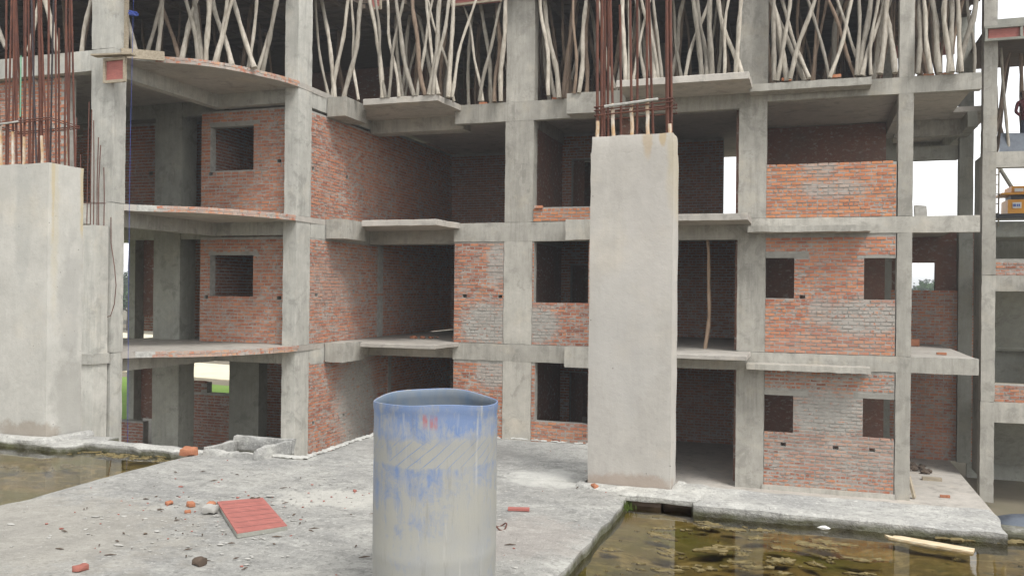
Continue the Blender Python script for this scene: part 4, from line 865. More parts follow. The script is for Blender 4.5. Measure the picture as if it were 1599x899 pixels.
# ================================================================== TIMBER PROPS of the top storey (foot x y, head x y)
PROPS = "-12.06 20.25 -12.55 20.26;-11.99 20.25 -11.6 20.4;-11.66 20.25 -11.17 20.32;-11.89 20.25 -12.47 20.43;-11.2 20.25 -11.57 20.46;-10.49 20.25 -10.95 20.17;-10.41 20.25 -10.73 20.14;-10.02 20.25 -10.57 20.55;-10.32 20.25 -9.86 20.27;-9.59 20.25 -10.18 20.26;-9.5 20.25 -9.2 20.64;-9.28 20.25 -9.72 20.38;-9.17 20.25 -9.01 20.57;-9.05 20.25 -8.59 20.39;-8.91 20.25 -9.4 20.46;-8.83 21.09 -9.62 21.04;-8.8 20.62 -8.79 20.89;-8.7 20.65 -8.13 21.05;-8.18 21.28 -7.57 21.43;-8.1 21.3 -8.9 21.68;-7.83 21.46 -7.89 21.75;-7.64 21.43 -7.47 21.3;-6.25 21.13 -6.6 21.4;-6.07 21.49 -6.6 21.7;-5.96 21.52 -5.59 21.59;-5.56 21.1 -5.63 21;-5.43 21.07 -5.34 21.46;-4.5 20.91 -5.16 21.14;-4.09 20.25 -4.29 20.57;-4.02 20.25 -4.18 20.67;-3.61 20.25 -4.11 20.57;-3.38 20.25 -3.71 20.7;-3.31 20.25 -3.99 20.37;-3.22 20.25 -3.62 20.63;-3.91 20.25 -3.41 20.46;-2.69 20.25 -1.98 20.75;-2.19 20.25 -2.69 20.7;-2.08 20.25 -2.12 20.16;-1.8 20.25 -1.53 20.18;-1.55 20.25 -1.4 20.25;-1.41 20.25 -2.28 20.77;-2.31 20.25 -2.81 20.4;-0.46 21.2 -1.13 21.47;-0.74 21.12 -0.72 21.18;-0.07 21.32 -1.1 21.5;-0.67 21.14 -0.35 21.26;-0.38 21.04 0.33 21.13;0.48 21.29 -0.37 21.53;0.48 21.16 1.16 21.42;0.04 21.1 -0.8 22.02;1.06 21.33 0.18 21.64;1.24 21.26 0.36 21.74;1.09 21.22 1.42 21.67;1.17 21.18 1.77 21.73;1.05 21.14 1.08 21.47;1.36 21.17 1.68 21.13;1.54 21.11 1.84 21.58;1.86 21.14 1.4 21.83;2.35 21.34 2.44 21.84;2.63 21.43 2.27 21.77;2.8 21.41 2.6 21.78;3 21.48 2.86 21.47;3.05 21.43 3.07 22.25;3.18 21.47 3.67 21.74;3.54 21.69 3.36 21.75;3.25 21.43 3.07 21.3;-16.31 14.06 -18.53 15.31;-16.09 14.44 -16.48 15.19;-15.47 14.62 -16.14 14.48;-15.02 14.84 -15.11 15.42;-13.85 15.16 -15.19 15.57;-13.86 15.48 -13 15.41;-13.82 15.77 -13.36 15.84;-13.28 15.87 -14.69 16.33;-13.23 15.89 -13.37 16.84;-12.98 16.11 -13.45 15.95;-12.89 16.1 -13.56 16.44;-12.92 16.3 -12.45 16.14;-12.72 16.36 -12.56 16.77;-12.68 16.39 -11.91 16.49;-12.5 16.68 -13.58 17.17;-12.28 17.02 -12.45 17.57;-12.04 16.93 -13.06 17.15;-12.17 17.23 -11.83 17.79;-12.12 17.34 -11.63 17.44"
def prop(x, y, z, x2, y2, z2, label, group, m='pole', r=None, rg=random):
    b = MB(); n = 10; r0 = r or rg.uniform(0.037, 0.070); r1 = r0*rg.uniform(0.62, 0.85)
    bx, by = rg.uniform(-0.10, 0.10), rg.uniform(-0.06, 0.06); kx = rg.uniform(-0.075, 0.075); ph = rg.uniform(0, 6)
    pts = []; rad = []
    for i in range(n+1):
        t = i/n; w_ = math.sin(math.pi*t)
        pts.append((x+(x2-x)*t+bx*w_+kx*math.sin(2*math.pi*t+ph)*w_, y+(y2-y)*t+by*w_, z+(z2-z)*t)); rad.append((r0+(r1-r0)*t)*(1+0.16*math.sin(i*2.3+ph)))
    pts[0] = (x, y, z-0.005)
    b.tube(pts, rad, 8)
    return tag(b.build('timber_prop', M[m], loc=(x, y, z), smooth=60), label, 'timber prop', group)
BAY = [(-99, -14.03, 'behind the red rebars at top left', 'props behind the left rebars'),
       (-14.03, -11.5, 'on the curved top floor of the left block', 'props on the curved top floor'),
       (-11.5, -8.9, 'along the top left balcony', 'props over the left balcony'),
       (-8.9, -6.9, 'just left of the wide middle column', 'props beside the wide column'),
       (-6.9, -4.35, 'just right of the wide middle column', 'props right of the wide column'),
       (-4.35, -1.2, 'on the top balcony behind the front rebars', 'props over the right balcony'),
       (-1.2, 2.1, 'on the top canopy slab at right', 'props over the right canopy'),
       (2.1, 9, 'in the last bay before the stair', 'props of the last bay')]
prg = random.Random(4)
ORD = 'first second third fourth fifth sixth seventh eighth ninth tenth eleventh twelfth thirteenth fourteenth fifteenth sixteenth seventeenth eighteenth nineteenth twentieth'.split()
GRP = {}
for s_ in PROPS.split(';'):
    x, y, x2, y2 = map(float, s_.split())
    left = y < 19.5
    z = L3B if left else L3
    if not left and x < -11.3 and y < 20.3: y += 0.0
    if left and x > -14.03:
        # keep feet on the curved slab
        best = min(range(len(ARC)), key=lambda i: (ARC[i][0]-x)**2+(ARC[i][1]-y)**2); ax, ay = ARC[best]
        if (x-ax)*0.8-(y-ay)*0.6 > -0.08: x -= 0.10; y += 0.10; x2 -= 0.1; y2 += 0.1
    xm = x if not (not left and x < -11.5) else -11.4
    lab, grp = next((l, g_) for a, b_, l, g_ in BAY if a <= xm < b_)
    o = prop(x, y, z, x2, y2, FORM+0.01, lab, grp, 'pole' if prg.random() < 0.9 else 'pole_dark', rg=prg)
    GRP.setdefault(grp, []).append((math.atan2(x, y), o))
for k in range(52):
    x = prg.uniform(-11.2, 3.5); y = prg.uniform(21.9, 23.4)
    if any(a-0.1 < x < b_+0.1 for a, b_ in ((-7.6, -6.75), (-1.6, -0.9), (1.95, 2.32))): y += 0.6
    lab, grp = next((l, g_) for a, b_, l, g_ in BAY if a <= x < b_)
    o = prop(x, y, L3, x+prg.uniform(-0.7, 0.7), y+prg.uniform(-0.2, 0.3), FORM+0.01, '~'+lab, grp+', second row', 'pole' if prg.random() < 0.55 else 'pole_dark', rg=prg)
    GRP.setdefault(grp+', second row', []).append((math.atan2(x, y), o))
for lst in GRP.values():
    for k, (a_, o) in enumerate(sorted(lst, key=lambda t: t[0])): o['label'] = (ORD[k]+' timber prop from the left '+o['label']).replace('timber prop from the left ~', 'second-row prop from the left ')
for i in range(125):
    if i < 68: x = prg.uniform(-11.5, 1.7); y = prg.uniform(22.3, 27.5)
    elif i < 80: x = prg.uniform(2.2, 3.5); y = prg.uniform(22.5, 27)
    elif i < 97: x = prg.uniform(-20.5, -12.6); y = prg.uniform(18.0, 23.5)
    else: x = prg.uniform(-27.5, -16.5); y = prg.uniform(15.6, 25.5)
    lx, ly = prg.uniform(-0.55, 0.55), prg.uniform(-0.3, 0.3)
    z = L3B if i >= 80 else L3
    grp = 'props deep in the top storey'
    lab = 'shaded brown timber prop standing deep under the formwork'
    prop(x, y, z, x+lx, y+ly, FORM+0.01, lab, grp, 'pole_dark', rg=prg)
prop(-2.40, 22.35, L1, -2.36, 22.35, 2.80, 'single crooked brown pole propping the open room beside the front column', None, 'pole_tan', 0.055)
for k, (x, y, x2, z2, m) in enumerate(((4.98, 25.4, 4.78, 7.95, 'pole'), (4.7, 26.0, 5.1, 7.95, 'pole_dark'), (5.15, 26.4, 4.75, 7.95, 'pole_dark'), (5.5, 26.2, 5.4, 7.95, 'pole_dark'), (4.9, 26.8, 5.25, 7.95, 'pole_dark'))):
    prop(x, y, 5.15, x2, y+0.1, z2, ('pale front', 'dark left', 'dark leaning', 'dark right', 'dark rearmost')[k]+' timber prop under the shuttering beam of the stair bay', 'props of the stair bay', m)
# bricks used as packing under the props, loose on the top floor edges
for k, (x, y, z, a, lab) in enumerate([(-0.47, 21.25, L3, 0.2, 'red packing brick lying among the props at the right canopy, nearer the column'), (0.62, 21.25, L3, -0.1, 'red packing brick lying among the props at the right canopy, middle'),
                                  (2.62, 21.75, L3, 0.0, 'red packing brick under a prop of the last bay before the stair'), (3.02, 21.75, L3, 0.05, 'thin red brick under the paired props of the last bay'),
                                  (-6.2, 21.72, L3, 0.0, 'brown packing brick under a prop just right of the wide column'), (-8.25, 21.75, L3, 0.1, 'flat packing brick under a prop left of the wide column'),
                                  (-6.62, 21.60, L2+0.355, 0.1, 'loose red brick lying on the low parapet beside the wide column')]):
    o = bpy.data.objects.new('loose_brick', brick_set('brick_orange')[k % 6]); C.objects.link(o); o.location = (x, y, z+BH/2); o.rotation_euler = (0, 0, a); o.scale = (0.22, 1.1, 1); tag(o, lab, 'brick', 'packing bricks')

# ================================================================== THINGS in the open bays
b = MB(); b.beam((2.42, 21.85, L0+0.02), (2.30, 21.9, L0+0.5), 0.12, 0.05); tag(b.build('leaning_plank', M['timber']), 'short plank leaning on the foot of the right slim column', 'plank')
b = MB()
for k in range(16): b.rock((2.75+random.uniform(-.3, .4), 25.6+random.uniform(-.7, .7), L0+0.05), random.uniform(0.05, 0.13), k, (1.2, 1, 0.6))
tag(b.build('rubble_heap', M['twig'], smooth=None), 'dark rubble heap on the ground floor of the open bay by the stair', 'rubble', kind='stuff')
b = MB(); b.box(2.85, 3.3, 24.1, 24.25, L0, L0+0.08); tag(b.build('loose_board', M['timber']), 'pale board lying on the ground floor of the open bay', 'board')
for k, (x, y, z, lab) in enumerate([(2.75, 26.0, L1, 'pink brick standing on the middle floor of the open bay by the stair'), (2.95, 22.6, L1, 'brown brick scrap lying on the middle floor near the open edge'), (3.0, 22.2, L0, 'small red brick scrap on the ground floor of the open bay')]):
    b = MB(); b.rbox(x, x+0.22, y, y+0.11, z, z+(0.2 if k == 0 else 0.06), 0.08, 0.006, 0.01); tag(b.build('brick_scrap', M['brick_loose']), lab, 'brick')
b = MB()
for k in range(10): b.rock((-9.9+random.uniform(-.9, .5), 22.9+random.uniform(-.2, .5), L1+0.03), random.uniform(0.04, 0.1), k+40, (1.3, 1, 0.6))
tag(b.build('brick_rubble', M['brick_loose']), 'small brick rubble on the balcony floor of the recess, middle storey', 'rubble')
b = MB(); b.rbox(2.36, 2.62, 21.72, 21.9, L2, L2+0.24, 0.07, 0.03, 0.02); tag(b.build('cement_lump', M['mortar'], smooth=50), 'lump of cement on the upper floor edge right of the slim column', 'lump')

# yellow site machine beyond the stair
ym = thing('site_machine', 'orange-yellow engine housing with white label standing beyond the stair', 'machine', (6.6, 30.4, 3.8))
b = MB(); b.rbox(5.85, 7.6, 30.0, 31.0, 3.98, 4.42, 0.3, 0.002, 0.02); b.build('housing', M['yellow'], ym, smooth=35)
b = MB(); b.rbox(5.95, 7.5, 30.08, 30.9, 4.42, 4.55, 0.4, 0.001, 0.01); b.build('grille_band', M['black'], ym)
b = MB(); b.prism([(5.68, 29.95), (7.7, 29.95), (7.7, 31.05), (5.68, 31.05)], 4.56, 4.62); b.prism([(5.95, 30.0), (7.6, 30.0), (7.6, 31.0), (5.95, 31.0)], 4.62, 4.82); b.build('hood', M['yellow'], ym)
b = MB(); b.box(5.98, 6.22, 29.985, 29.993, 4.14, 4.32); b.build('label_plate', M['white'], ym)
b = MB()
for i, wv in enumerate((0.05, 0.03, 0.045, 0.04)): b.box(6.0+i*0.05, 6.0+i*0.05+wv*0.8, 29.976, 29.982, 4.19, 4.27)
b.build('label_print', M['label_blue'], ym)
b = MB(); b.box(6.02, 6.26, 29.94, 29.948, 4.64, 4.74); b.build('label_plate', M['white'], ym)
b = MB()
for z in (3.7, 4.0, 4.3, 4.6, 4.9, 5.2, 5.5): b.beam((5.42, 30.3, z), (5.66, 30.3, z+0.02), 0.03, 0.03)
b.beam((5.42, 30.3, 3.6), (5.42, 30.3, 5.6), 0.04, 0.04); b.beam((5.66, 30.3, 3.6), (5.66, 30.3, 5.6), 0.04, 0.04); b.build('ladder_mast', M['timber'], ym)
b = MB(); b.tube([(6.05, 30.4, 4.8), (5.55, 30.4, 5.7)], 0.06, 8); b.build('boom', M['stair'], ym)
b = MB(); b.box(5.2, 8.5, 30.0, 31.2, 3.86, 3.98); b.build('skid', M['black'], ym)

# grey sheet stored on the stair landing, tarp beyond the right pool
b = MB(); b.add([(4.72, 25.3, 5.15), (6.5, 25.3, 5.15), (6.5, 25.5, 5.62), (4.80, 25.5, 5.72), (4.75, 25.33, 5.15), (6.5, 25.33, 5.15), (6.5, 25.53, 5.6), (4.83, 25.53, 5.7)], [(0,1,2,3),(7,6,5,4),(0,3,7,4),(1,5,6,2),(3,2,6,7),(0,4,5,1)])
tag(b.build('metal_sheet', M['tarp']), 'blue-grey sheet leaning on the upper stair landing at the right edge', 'sheet')
tp = MB(); n_ = 14; vs = []; fs = []
for j in range(7):
    for i in range(n_):
        x = 1.74+i*0.14; y = 8.6+j*0.12; vs.append((x, y, -0.72+j*0.02+0.035*math.sin(i*0.9+j)+0.05*noise.noise(Vector((x*3, y*3, 1)))))
for j in range(6):
    for i in range(n_-1): a = j*n_+i; fs.append((a, a+1, a+n_+1, a+n_))
tp.add(vs, fs)
for j in range(7):
    for i in range(n_): pass
tpo = tp.build('tarpaulin', M['tarp'], smooth=60); md = tpo.modifiers.new('thick', 'SOLIDIFY'); md.thickness = 0.015
tag(tpo, 'crumpled blue-grey tarpaulin lying beyond the far corner of the right pool', 'tarpaulin')
b = MB(); b.rbox(1.6, 5.0, 7.6, 9.6, -1.1, -0.78, 0.4); tag(b.build('lower_ledge', M['slab']), kind='structure')

# the worker on the stair landing, seen from behind
def person():
    sk = {'pelvis': (5.28, 25.75, 6.03), 'waist': (5.27, 25.76, 6.2), 'chest': (5.24, 25.74, 6.45), 'neck': (5.20, 25.72, 6.63), 'head0': (5.18, 25.71, 6.72), 'head1': (5.16, 25.70, 6.84),
          'sl': (5.06, 25.70, 6.55), 'el': (4.99, 25.62, 6.28), 'hl': (5.05, 25.45, 6.14), 'sr': (5.42, 25.78, 6.55), 'er': (5.50, 25.72, 6.27), 'hr': (5.46, 25.52, 6.12),
          'pl': (5.18, 25.74, 5.98), 'kl': (5.16, 25.68, 5.58), 'al': (5.17, 25.74, 5.22), 'tl': (5.15, 25.60, 5.18), 'pr': (5.38, 25.76, 5.98), 'kr': (5.40, 25.70, 5.58), 'ar': (5.40, 25.78, 5.22), 'tr': (5.42, 25.64, 5.18)}
    rd = {'pelvis': .14, 'waist': .125, 'chest': .15, 'neck': .055, 'head0': .085, 'head1': .095, 'sl': .06, 'el': .045, 'hl': .035, 'sr': .06, 'er': .045, 'hr': .035, 'pl': .09, 'kl': .062, 'al': .045, 'tl': .035, 'pr': .09, 'kr': .062, 'ar': .045, 'tr': .035}
    eg = [('pelvis', 'waist'), ('waist', 'chest'), ('chest', 'neck'), ('neck', 'head0'), ('head0', 'head1'), ('chest', 'sl'), ('sl', 'el'), ('el', 'hl'), ('chest', 'sr'), ('sr', 'er'), ('er', 'hr'),
          ('pelvis', 'pl'), ('pl', 'kl'), ('kl', 'al'), ('al', 'tl'), ('pelvis', 'pr'), ('pr', 'kr'), ('kr', 'ar'), ('ar', 'tr')]
    nm = list(sk); base = Vector((5.28, 25.72, 5.15))
    me = bpy.data.meshes.new('body'); me.from_pydata([tuple(Vector(sk[k])-base) for k in nm], [(nm.index(a), nm.index(c)) for a, c in eg], [])
    tmp = bpy.data.objects.new('tmp', me); C.objects.link(tmp)
    tmp.modifiers.new('s', 'SKIN'); ss = tmp.modifiers.new('u', 'SUBSURF'); ss.levels = 2
    for k, v in zip(nm, me.skin_vertices[0].data): v.radius = (rd[k], rd[k]*0.85); v.use_root = (k == 'pelvis')
    dg = bpy.context.evaluated_depsgraph_get(); out = bpy.data.meshes.new_from_object(tmp.evaluated_get(dg))
    bpy.data.objects.remove(tmp)
    for m in ('skin', 'shirt', 'trouser', 'hair'): out.materials.append(M[m])
    for p in out.polygons:
        z = p.center.z; x = p.center.x; y = p.center.y
        p.use_smooth = True
        p.material_index = 2 if z < 0.92 and abs(x) < 0.24 and y > -0.16 else (1 if z < 1.47 and z > 0.92 else 0)
        if z > 1.52 and (y > -0.06 or z > 1.68): p.material_index = 3
        if z <= 0.92 and z > 0.9 and p.material_index != 2: p.material_index = 0
    o = bpy.data.objects.new('person', out); C.objects.link(o); o.location = base+Vector((0.17, 0, 0))
    tag(o, 'person in a dark red shirt standing on the upper stair landing at the right edge', 'person')
person()

# ================================================================== DEBRIS on the deck
rb = thing('red_board', 'square of red shuttering plywood lying on the deck beside the drum', 'board', (-3.4, 4.78, 0))
P4 = [Vector((-3.80, 4.96)), Vector((-3.20, 4.37)), Vector((-3.02, 4.62)), Vector((-3.58, 5.17))]
b = MB(); b.prism([tuple(p) for p in P4], 0.012, 0.030); b.build('ply', M['redply'], rb)
def lerp2(u_, v_): return (P4[0]*(1-u_)+P4[1]*u_)*(1-v_)+(P4[3]*(1-u_)+P4[2]*u_)*v_
b = MB(); q = [P4[0].lerp(P4[1], 0), P4[1], P4[1]+Vector((0.02, 0.02)), P4[0]+Vector((0.02, 0.02))]; b.prism([tuple(p+Vector((-0.002, -0.002))) for p in q], 0.0, 0.022)
q = [P4[1], P4[2], P4[2]+Vector((-0.02, 0.02)), P4[1]+Vector((-0.02, 0.02))]; b.prism([tuple(p+Vector((0.003, -0.003))) for p in q], 0.0, 0.026); b.build('edge_batten', M['stair'], rb)
b = MB()
for i in range(6):
    for j in range(3):
        c = lerp2(0.12+i*0.15, 0.2+j*0.3); d1 = (P4[3]-P4[0]).normalized()*0.042; d2 = (P4[1]-P4[0]).normalized()*0.007
        b.add([(*(c-d1-d2), 0.0308), (*(c+d1-d2), 0.0308), (*(c+d1+d2), 0.0308), (*(c-d1+d2), 0.0308)], [(0, 1, 2, 3)])
b.build('stencil_marks', M['stripe'], rb)
for k, (x, y, r_, lab, m) in enumerate([(-5.16, 6.34, 0.06, 'orange brick chunk at the edge of the left pool', 'brick_loose'), (-4.123, 4.87, 0.022, 'tiny orange brick crumb, leftmost of those near the red board', 'brick_loose'),
                                   (-3.951, 4.88, 0.028, 'small orange brick crumb left of the red board, upper one', 'brick_loose'), (-3.857, 4.733, 0.018, 'tiny orange crumb below the others left of the red board', 'brick_loose'),
                                   (-3.80, 4.90, 0.036, 'orange brick piece touching the corner of the red board', 'brick_loose'), (-3.72, 4.79, 0.04, 'grey cement crumb beside the corner of the red board', 'chip'),
                                   (-3.578, 3.561, 0.032, 'dark red brick crumb near the bottom of the picture, left', 'chip_red'), (-3.078, 3.874, 0.034, 'brown stone near the bottom of the picture left of the drum', 'twig'),
                                   (-2.36, 5.25, 0.03, 'red brick crumb just left of the drum', 'chip_red'), (-1.50, 6.405, 0.03, 'flat orange brick chip at the foot of the front column', 'brick_loose'), (-3.62, 5.14, 0.03, 'dark flat stone behind the red board', 'twig')]):
    b = MB(); b.rbox(x-r_*1.15, x+r_*1.15, y-r_*0.8, y+r_*0.8, 0.0, r_*1.15, r_*0.42, r_*0.16, r_*0.3); ca, sa = math.cos(k*1.3), math.sin(k*1.3); b.v = [(x+(v[0]-x)*ca-(v[1]-y)*sa, y+(v[0]-x)*sa+(v[1]-y)*ca, max(0.0, v[2]+noise.noise(Vector(v)*(0.9/r_))*r_*0.35)) for v in b.v]; tag(b.build('debris_chunk', M[m], loc=(x, y, 0), smooth=38), lab, 'debris', 'chunks lying on the deck')
b = MB(); b.beam((-1.90, 5.56, 0.012), (-1.76, 5.60, 0.012), 0.05, 0.015); tag(b.build('wood_offcut', M['redply']), 'small red wood offcut lying right of the drum', 'offcut')
b = MB(); b.tube([Vector((-1.80+0.035*math.cos(a), 5.13+0.05*math.sin(a), 0.012+0.015*math.sin(a*2))) for a in [i*0.55 for i in range(13)]], 0.005, 5); tag(b.build('wire_loop', M['steel']), 'small rusty wire loop on the deck right of the drum', 'wire')
for nm, m, n, rr0, sq, lab in (('loose_grit', 'chip', 650, (0.003, 0.011), 0.3, 'pale cement grit scattered over the deck'), ('brick_crumbs', 'chip_red', 120, (0.003, 0.009), 0.6, 'red brick crumbs scattered over the deck'), ('dark_grit', 'twig', 90, (0.002, 0.006), 0.5, 'dark grit scattered over the deck')):
    b = MB(); rg = random.Random(len(nm))
    k = 0
    while k < n:
        if rg.random() < 0.45: x, y = rg.gauss(-3.4, 0.6), rg.gauss(4.9, 0.55)
        else: x, y = rg.uniform(-5.1, -1.35), rg.uniform(2.6, 8.1)
        if not (-5.1 < x < -1.35 and y < 8.1) or (y > 6.5 and x < -4.1): continue
        b.rock((x, y, 0.003), rg.uniform(*rr0)*(2.0 if k % 11 == 0 else 1.0), rg.random(), (rg.uniform(0.8, 1.9), rg.uniform(0.7, 1.4), sq)); k += 1
    tag(b.build(nm, M[m]), lab, 'debris', kind='stuff')
b = MB(); rg = random.Random(8)
for k in range(90):
    x, y = (rg.gauss(-3.3, 0.8), rg.gauss(4.6, 0.7)) if k % 2 else (rg.uniform(-5, -1.5), rg.uniform(2.8, 7.5))
    if not (-5.1 < x < -1.35) or y > 6.4: continue
    a = rg.uniform(-1.5, 1.5); l = rg.uniform(0.008, 0.035); k1 = rg.uniform(-.4, .4); b.tube([(x-l*math.cos(a), y-l*math.sin(a), 0.006), (x+l*k1*0.3, y-l*k1*0.3, 0.009), (x+l*math.cos(a), y+l*math.sin(a), 0.007)], [0.002, 0.005, 0.0015], 5)
tag(b.build('wood_splinters', M['twig']), 'dark wood splinters strewn over the deck', 'debris', kind='stuff')
# lime crust along the broken edges
b = MB(); rg = random.Random(5)
for k in range(420):
    t = rg.random()
    if k < 190: x, y = -4.17+rg.gauss(0, 0.015), 6.6+1.6*t
    elif k < 300: x, y = -4.17-1.0*t*0.35, 6.62+rg.gauss(0, 0.02)
    elif k < 360: x, y = -4.1+2.4*t, 8.24+rg.gauss(0, 0.015)
    else: x, y = -5.15+1.0*t, 6.6+rg.gauss(0, 0.02)
    b.rock((x, y, 0.004), rg.uniform(0.006, 0.028), k, (1.6, 1.4, 0.35))
tag(b.build('lime_crust', M['lime']), 'whitish lime crust along the broken edge of the deck', 'crust', kind='stuff')
# hollow upstand beside the deck edge
hb = thing('shaft_upstand', 'small hollow white-rimmed concrete upstand at the deck edge', 'upstand', (-4.75, 6.65, 0))
for x0, x1, y0, y1, zt in ((-5.06, -4.52, 6.40, 6.46, 0.045), (-5.10, -4.46, 6.88, 6.95, 0.105), (-5.10, -5.03, 6.46, 6.88, 0.06), (-4.53, -4.46, 6.38, 6.88, 0.095)):
    cast('upstand_side', x0, x1, y0, y1, -0.3, zt, M['kerb'], hb, 0.04, 0.014, 0.03)
# ================================================================== ON THE WATER
b = MB(); rg = random.Random(21)
def flake(cx, cy, r, z):
    n = 22; a0 = rg.random()*6; pts = []; ja = [rg.uniform(0.35, 1.1) for _ in range(7)]
    ex = rg.uniform(1.0, 2.0); rot = rg.uniform(-0.5, 0.5)
    for i in range(n):
        a = 2*math.pi*i/n; q = r*(ja[(i*7//n) % 7]*0.7+ja[(i*3+2) % 7]*0.3)*rg.uniform(0.85, 1.12); u_, v_ = q*math.cos(a)*ex, q*math.sin(a)*0.8
        pts.append((cx+u_*math.cos(rot)-v_*math.sin(rot), cy+u_*math.sin(rot)+v_*math.cos(rot), z+rg.uniform(-0.006, 0.006)))
    m_ = len(pts); b.add(pts+[(p[0], p[1], z-0.008) for p in pts]+[(cx, cy, z+0.004)], [(i, (i+1) % m_, 2*m_) for i in range(m_)]+[(i, m_+i, m_+(i+1) % m_, (i+1) % m_) for i in range(m_)])
for k in range(230):
    x_, y_ = rg.gauss(-0.45, 0.42), rg.uniform(4.0, 6.05)
    if noise.noise(Vector((x_*2.2, y_*2.2, 3))) > -0.12: flake(x_, y_, rg.uniform(0.006, 0.03)+(0.035 if k % 7 == 0 else 0), -0.073)
for k in range(30): flake(rg.uniform(-0.95, 0.35), rg.uniform(4.6, 5.95), rg.uniform(0.04, 0.085), -0.074)
for k in range(50): flake(rg.uniform(-1.1, 2.2), rg.uniform(3.8, 6.05), rg.uniform(0.006, 0.022), -0.075)
for k in range(60): flake(rg.gauss(-5.9, 0.35), rg.gauss(6.41, 0.05), rg.uniform(0.012, 0.05), -0.073)
for k in range(12): flake(rg.uniform(-6.9, -5.5), rg.uniform(5.5, 6.1), rg.uniform(0.02, 0.07), -0.078)
b.v = [v for v in b.v]
tag(b.build('pond_scum', M['algae']), 'brown scum flakes floating on the flooded bays', 'scum', kind='stuff')
fl = MB(); fl.v = []
pl = [(0.50, 6.09), (0.545, 6.065), (0.555, 6.085), (0.60, 6.09), (1.00, 5.955), (0.975, 5.865), (0.56, 6.01), (0.52, 6.03)]
fl.prism(pl, -0.077, -0.060); tag(fl.build('floating_plank', M['floatwood']), 'bleached broken plank floating on the right pool', 'plank')
b = MB(); b.rock((0.13, 6.12, -0.062), 0.032, 3, (1.5, 0.8, 0.5)); tag(b.build('floating_scrap', M['white']), 'small white scrap floating by the kerb of the right pool', 'scrap')
b = MB()
for k in range(12): b.rock((1.05+rg.uniform(-.2, .25), 6.2+rg.uniform(-.04, .05), -0.067), rg.uniform(0.02, 0.045), k+7, (1.8, 0.9, 0.35))
tag(b.build('weed_clump', M['algae']), 'ragged brown weed clump by the far right corner of the right pool', 'weeds', kind='stuff')
b = MB()
for k in range(60):
    x, y = -1.20+rg.gauss(0, 0.03), 6.13+rg.gauss(0, 0.03); b.add([(x, y, -0.06), (x+0.006, y, -0.06), (x+rg.uniform(-.02, .02), y+rg.uniform(-.02, .02), -0.06+rg.uniform(0.02, 0.08))], [(0, 1, 2)])
tag(b.build('grass_tuft', M['moss']), 'tiny green tuft in the corner of the right pool', 'grass', kind='stuff')
# broken bricks under the kerb in the corner of the right pool
for k, (x0, x1) in enumerate(((-1.20, -0.978), (-0.974, -0.745))):
    b = MB(); b.rbox(x0, x1, 6.30+0.04*k, 6.62, -0.16, -0.03, 0.06, 0.01, 0.015); tag(b.build('sunken_brick', M['twig']), ('dark wet brick under the kerb beside the green tuft', 'dark wet brick under the kerb right below the front column corner')[k], 'brick')

# ================================================================== FAR BACKGROUND
LEAF = {}
def crown(name, c, rad, n, m, parent, seed, size):
    rg = random.Random(seed); b = MB(); lobes = [(Vector((rg.gauss(0, .5), rg.gauss(0, .5), rg.gauss(0, .42))), rg.uniform(.35, .6)) for _ in range(9)]
    for _ in range(n):
        lc, lr = lobes[rg.randrange(9)]; d1 = Vector((rg.gauss(0, 1), rg.gauss(0, 1), rg.gauss(0, 1))).normalized()
        p = lc+d1*lr*rg.uniform(0.55, 1.0); p = Vector((c[0]+p.x*rad[0], c[1]+p.y*rad[1], c[2]+p.z*rad[2]))
        u_ = Vector((rg.gauss(0, 1), rg.gauss(0, 1), rg.gauss(0, .6))).normalized()*size*rg.uniform(.5, 1.2); v_ = u_.cross(Vector((rg.gauss(0, 1), rg.gauss(0, 1), rg.gauss(0, 1)))).normalized()*size*0.6
        b.add([p-u_, p+v_, p+u_, p-v_], [(0, 1, 2, 3)])
    return b.build(name, m, parent)
def tree(x, y, h, w_, label, seed, m='foliage_far', n=1500, zg=-3.95):
    t = thing('tree', label, 'tree', (x, y, zg), 'trees on the horizon')
    b = MB(); b.tube([(x, y, zg), (x+0.1, y, zg+h*0.3), (x-0.1, y+0.1, zg+h*0.62)], [h*0.035, h*0.028, h*0.016], 8)
    for k in range(4):
        a = k*1.6+seed; b.tube([(x, y, zg+h*0.4), (x+math.cos(a)*w_*0.3, y+math.sin(a)*w_*0.3, zg+h*0.62)], [h*0.016, h*0.008], 6)
    b.build('trunk', M['bark'], t)
    crown('crown', (x, y, zg+h*0.66), (w_*0.62, w_*0.62, h*0.36), n, M[m], t, seed, h*0.055)
import_dir = lambda px, dist: (rr*((px-799.5)/FPX)+fw)*dist
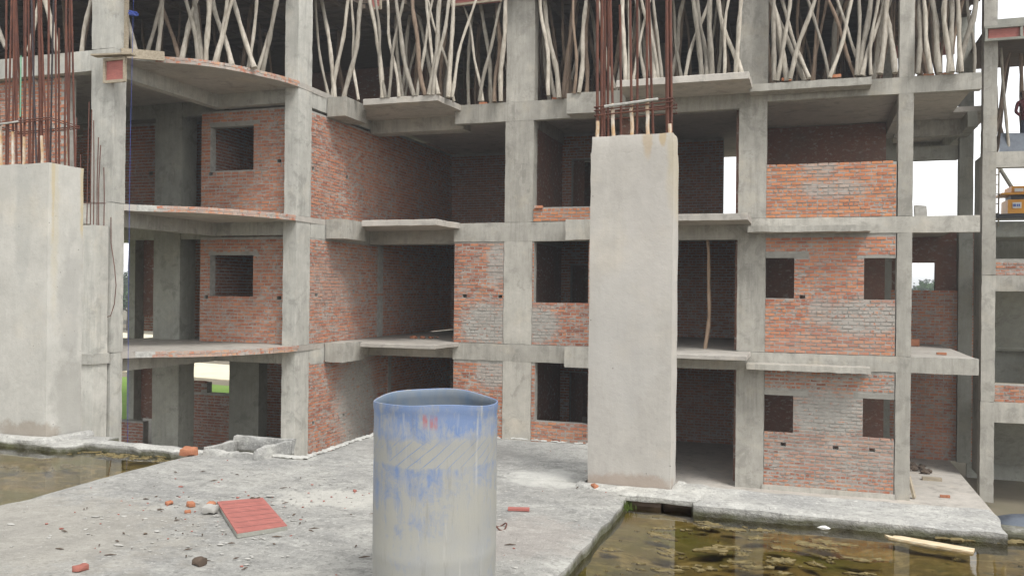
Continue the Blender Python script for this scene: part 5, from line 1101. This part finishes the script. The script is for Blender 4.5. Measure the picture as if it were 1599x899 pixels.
for k, (px, dist, h, w_, lab) in enumerate([(1408, 165, 6.3, 13, 'hazy round tree far beyond the stair window, left'), (1438, 180, 7.2, 14, 'hazy round tree far beyond the square window by the stair'), (1466, 170, 6.7, 13, 'hazy broad tree at the right side of the square window'),
                                       (1500, 150, 6.2, 12, 'hazy tree mostly hidden behind the stair columns'), (1556, 95, 8.2, 9, 'green tree behind the small white house, left'), (1585, 88, 7.4, 8, 'green tree behind the small white house, middle'), (1612, 92, 8.5, 9, 'green tree right of the small white house at the picture edge'),
                                       (185, 120, 7.4, 11, 'green tree beyond the gap left of the inner columns'), (200, 105, 5.8, 8, 'lower green tree in the gap beside the left corner column'), (214, 130, 7.2, 11, 'green tree behind the left inner columns'), (1535, 100, 7.8, 9, 'green tree just behind the stair column')]):
    p = import_dir(px, dist); tree(p.x, p.y, h, w_, lab, k+3, 'foliage_far' if dist > 140 else 'foliage')
def house(px, dist, wd, z0, h, lab):
    p = import_dir(px, dist); t = thing('house', lab, 'house', (p.x, p.y, -3.95))
    b = MB(); b.box(p.x-wd/2, p.x+wd/2, p.y, p.y+4, -3.95, z0+h); b.build('wall', M['white'], t)
    b = MB(); b.box(p.x-wd/2-0.2, p.x+wd/2+0.2, p.y-0.2, p.y+4.2, z0+h, z0+h+0.15); b.build('roof', M['cream'], t)
    b = MB(); b.box(p.x-wd/2+0.2, p.x-wd/2+0.7, p.y-0.03, p.y-0.01, z0+h-1.0, z0+h-0.3); b.build('window', M['black'], t)
house(1578, 62, 1.0, -1.5, 1.9, 'tiny white flat-roofed house among trees beyond the stair')
p = import_dir(1600, 56); b = MB(); b.box(p.x-6, p.x+9, p.y, p.y+0.3, -3.95, -0.7); tag(b.build('boundary_wall', M['white']), 'long pale boundary wall in front of the tiny white house', 'wall')

# ================================================================== HAZE: the humid air between here and the trees
hz = MB(); hz.box(-640, 640, -240, 940, -5.7, 12.5)
hm = bpy.data.materials.new('humid_air'); hm.use_nodes = True; ht = hm.node_tree; ht.nodes.clear()
ho = ht.nodes.new('ShaderNodeOutputMaterial'); hv = ht.nodes.new('ShaderNodeVolumePrincipled')
hv.inputs['Color'].default_value = (0.9, 0.93, 0.96, 1); hv.inputs['Density'].default_value = 0.0016; hv.inputs['Anisotropy'].default_value = 0.2
ht.links.new(hv.outputs[0], ho.inputs['Volume'])
tag(hz.build('haze', hm), kind='stuff')
sc.cycles.volume_bounces = 0
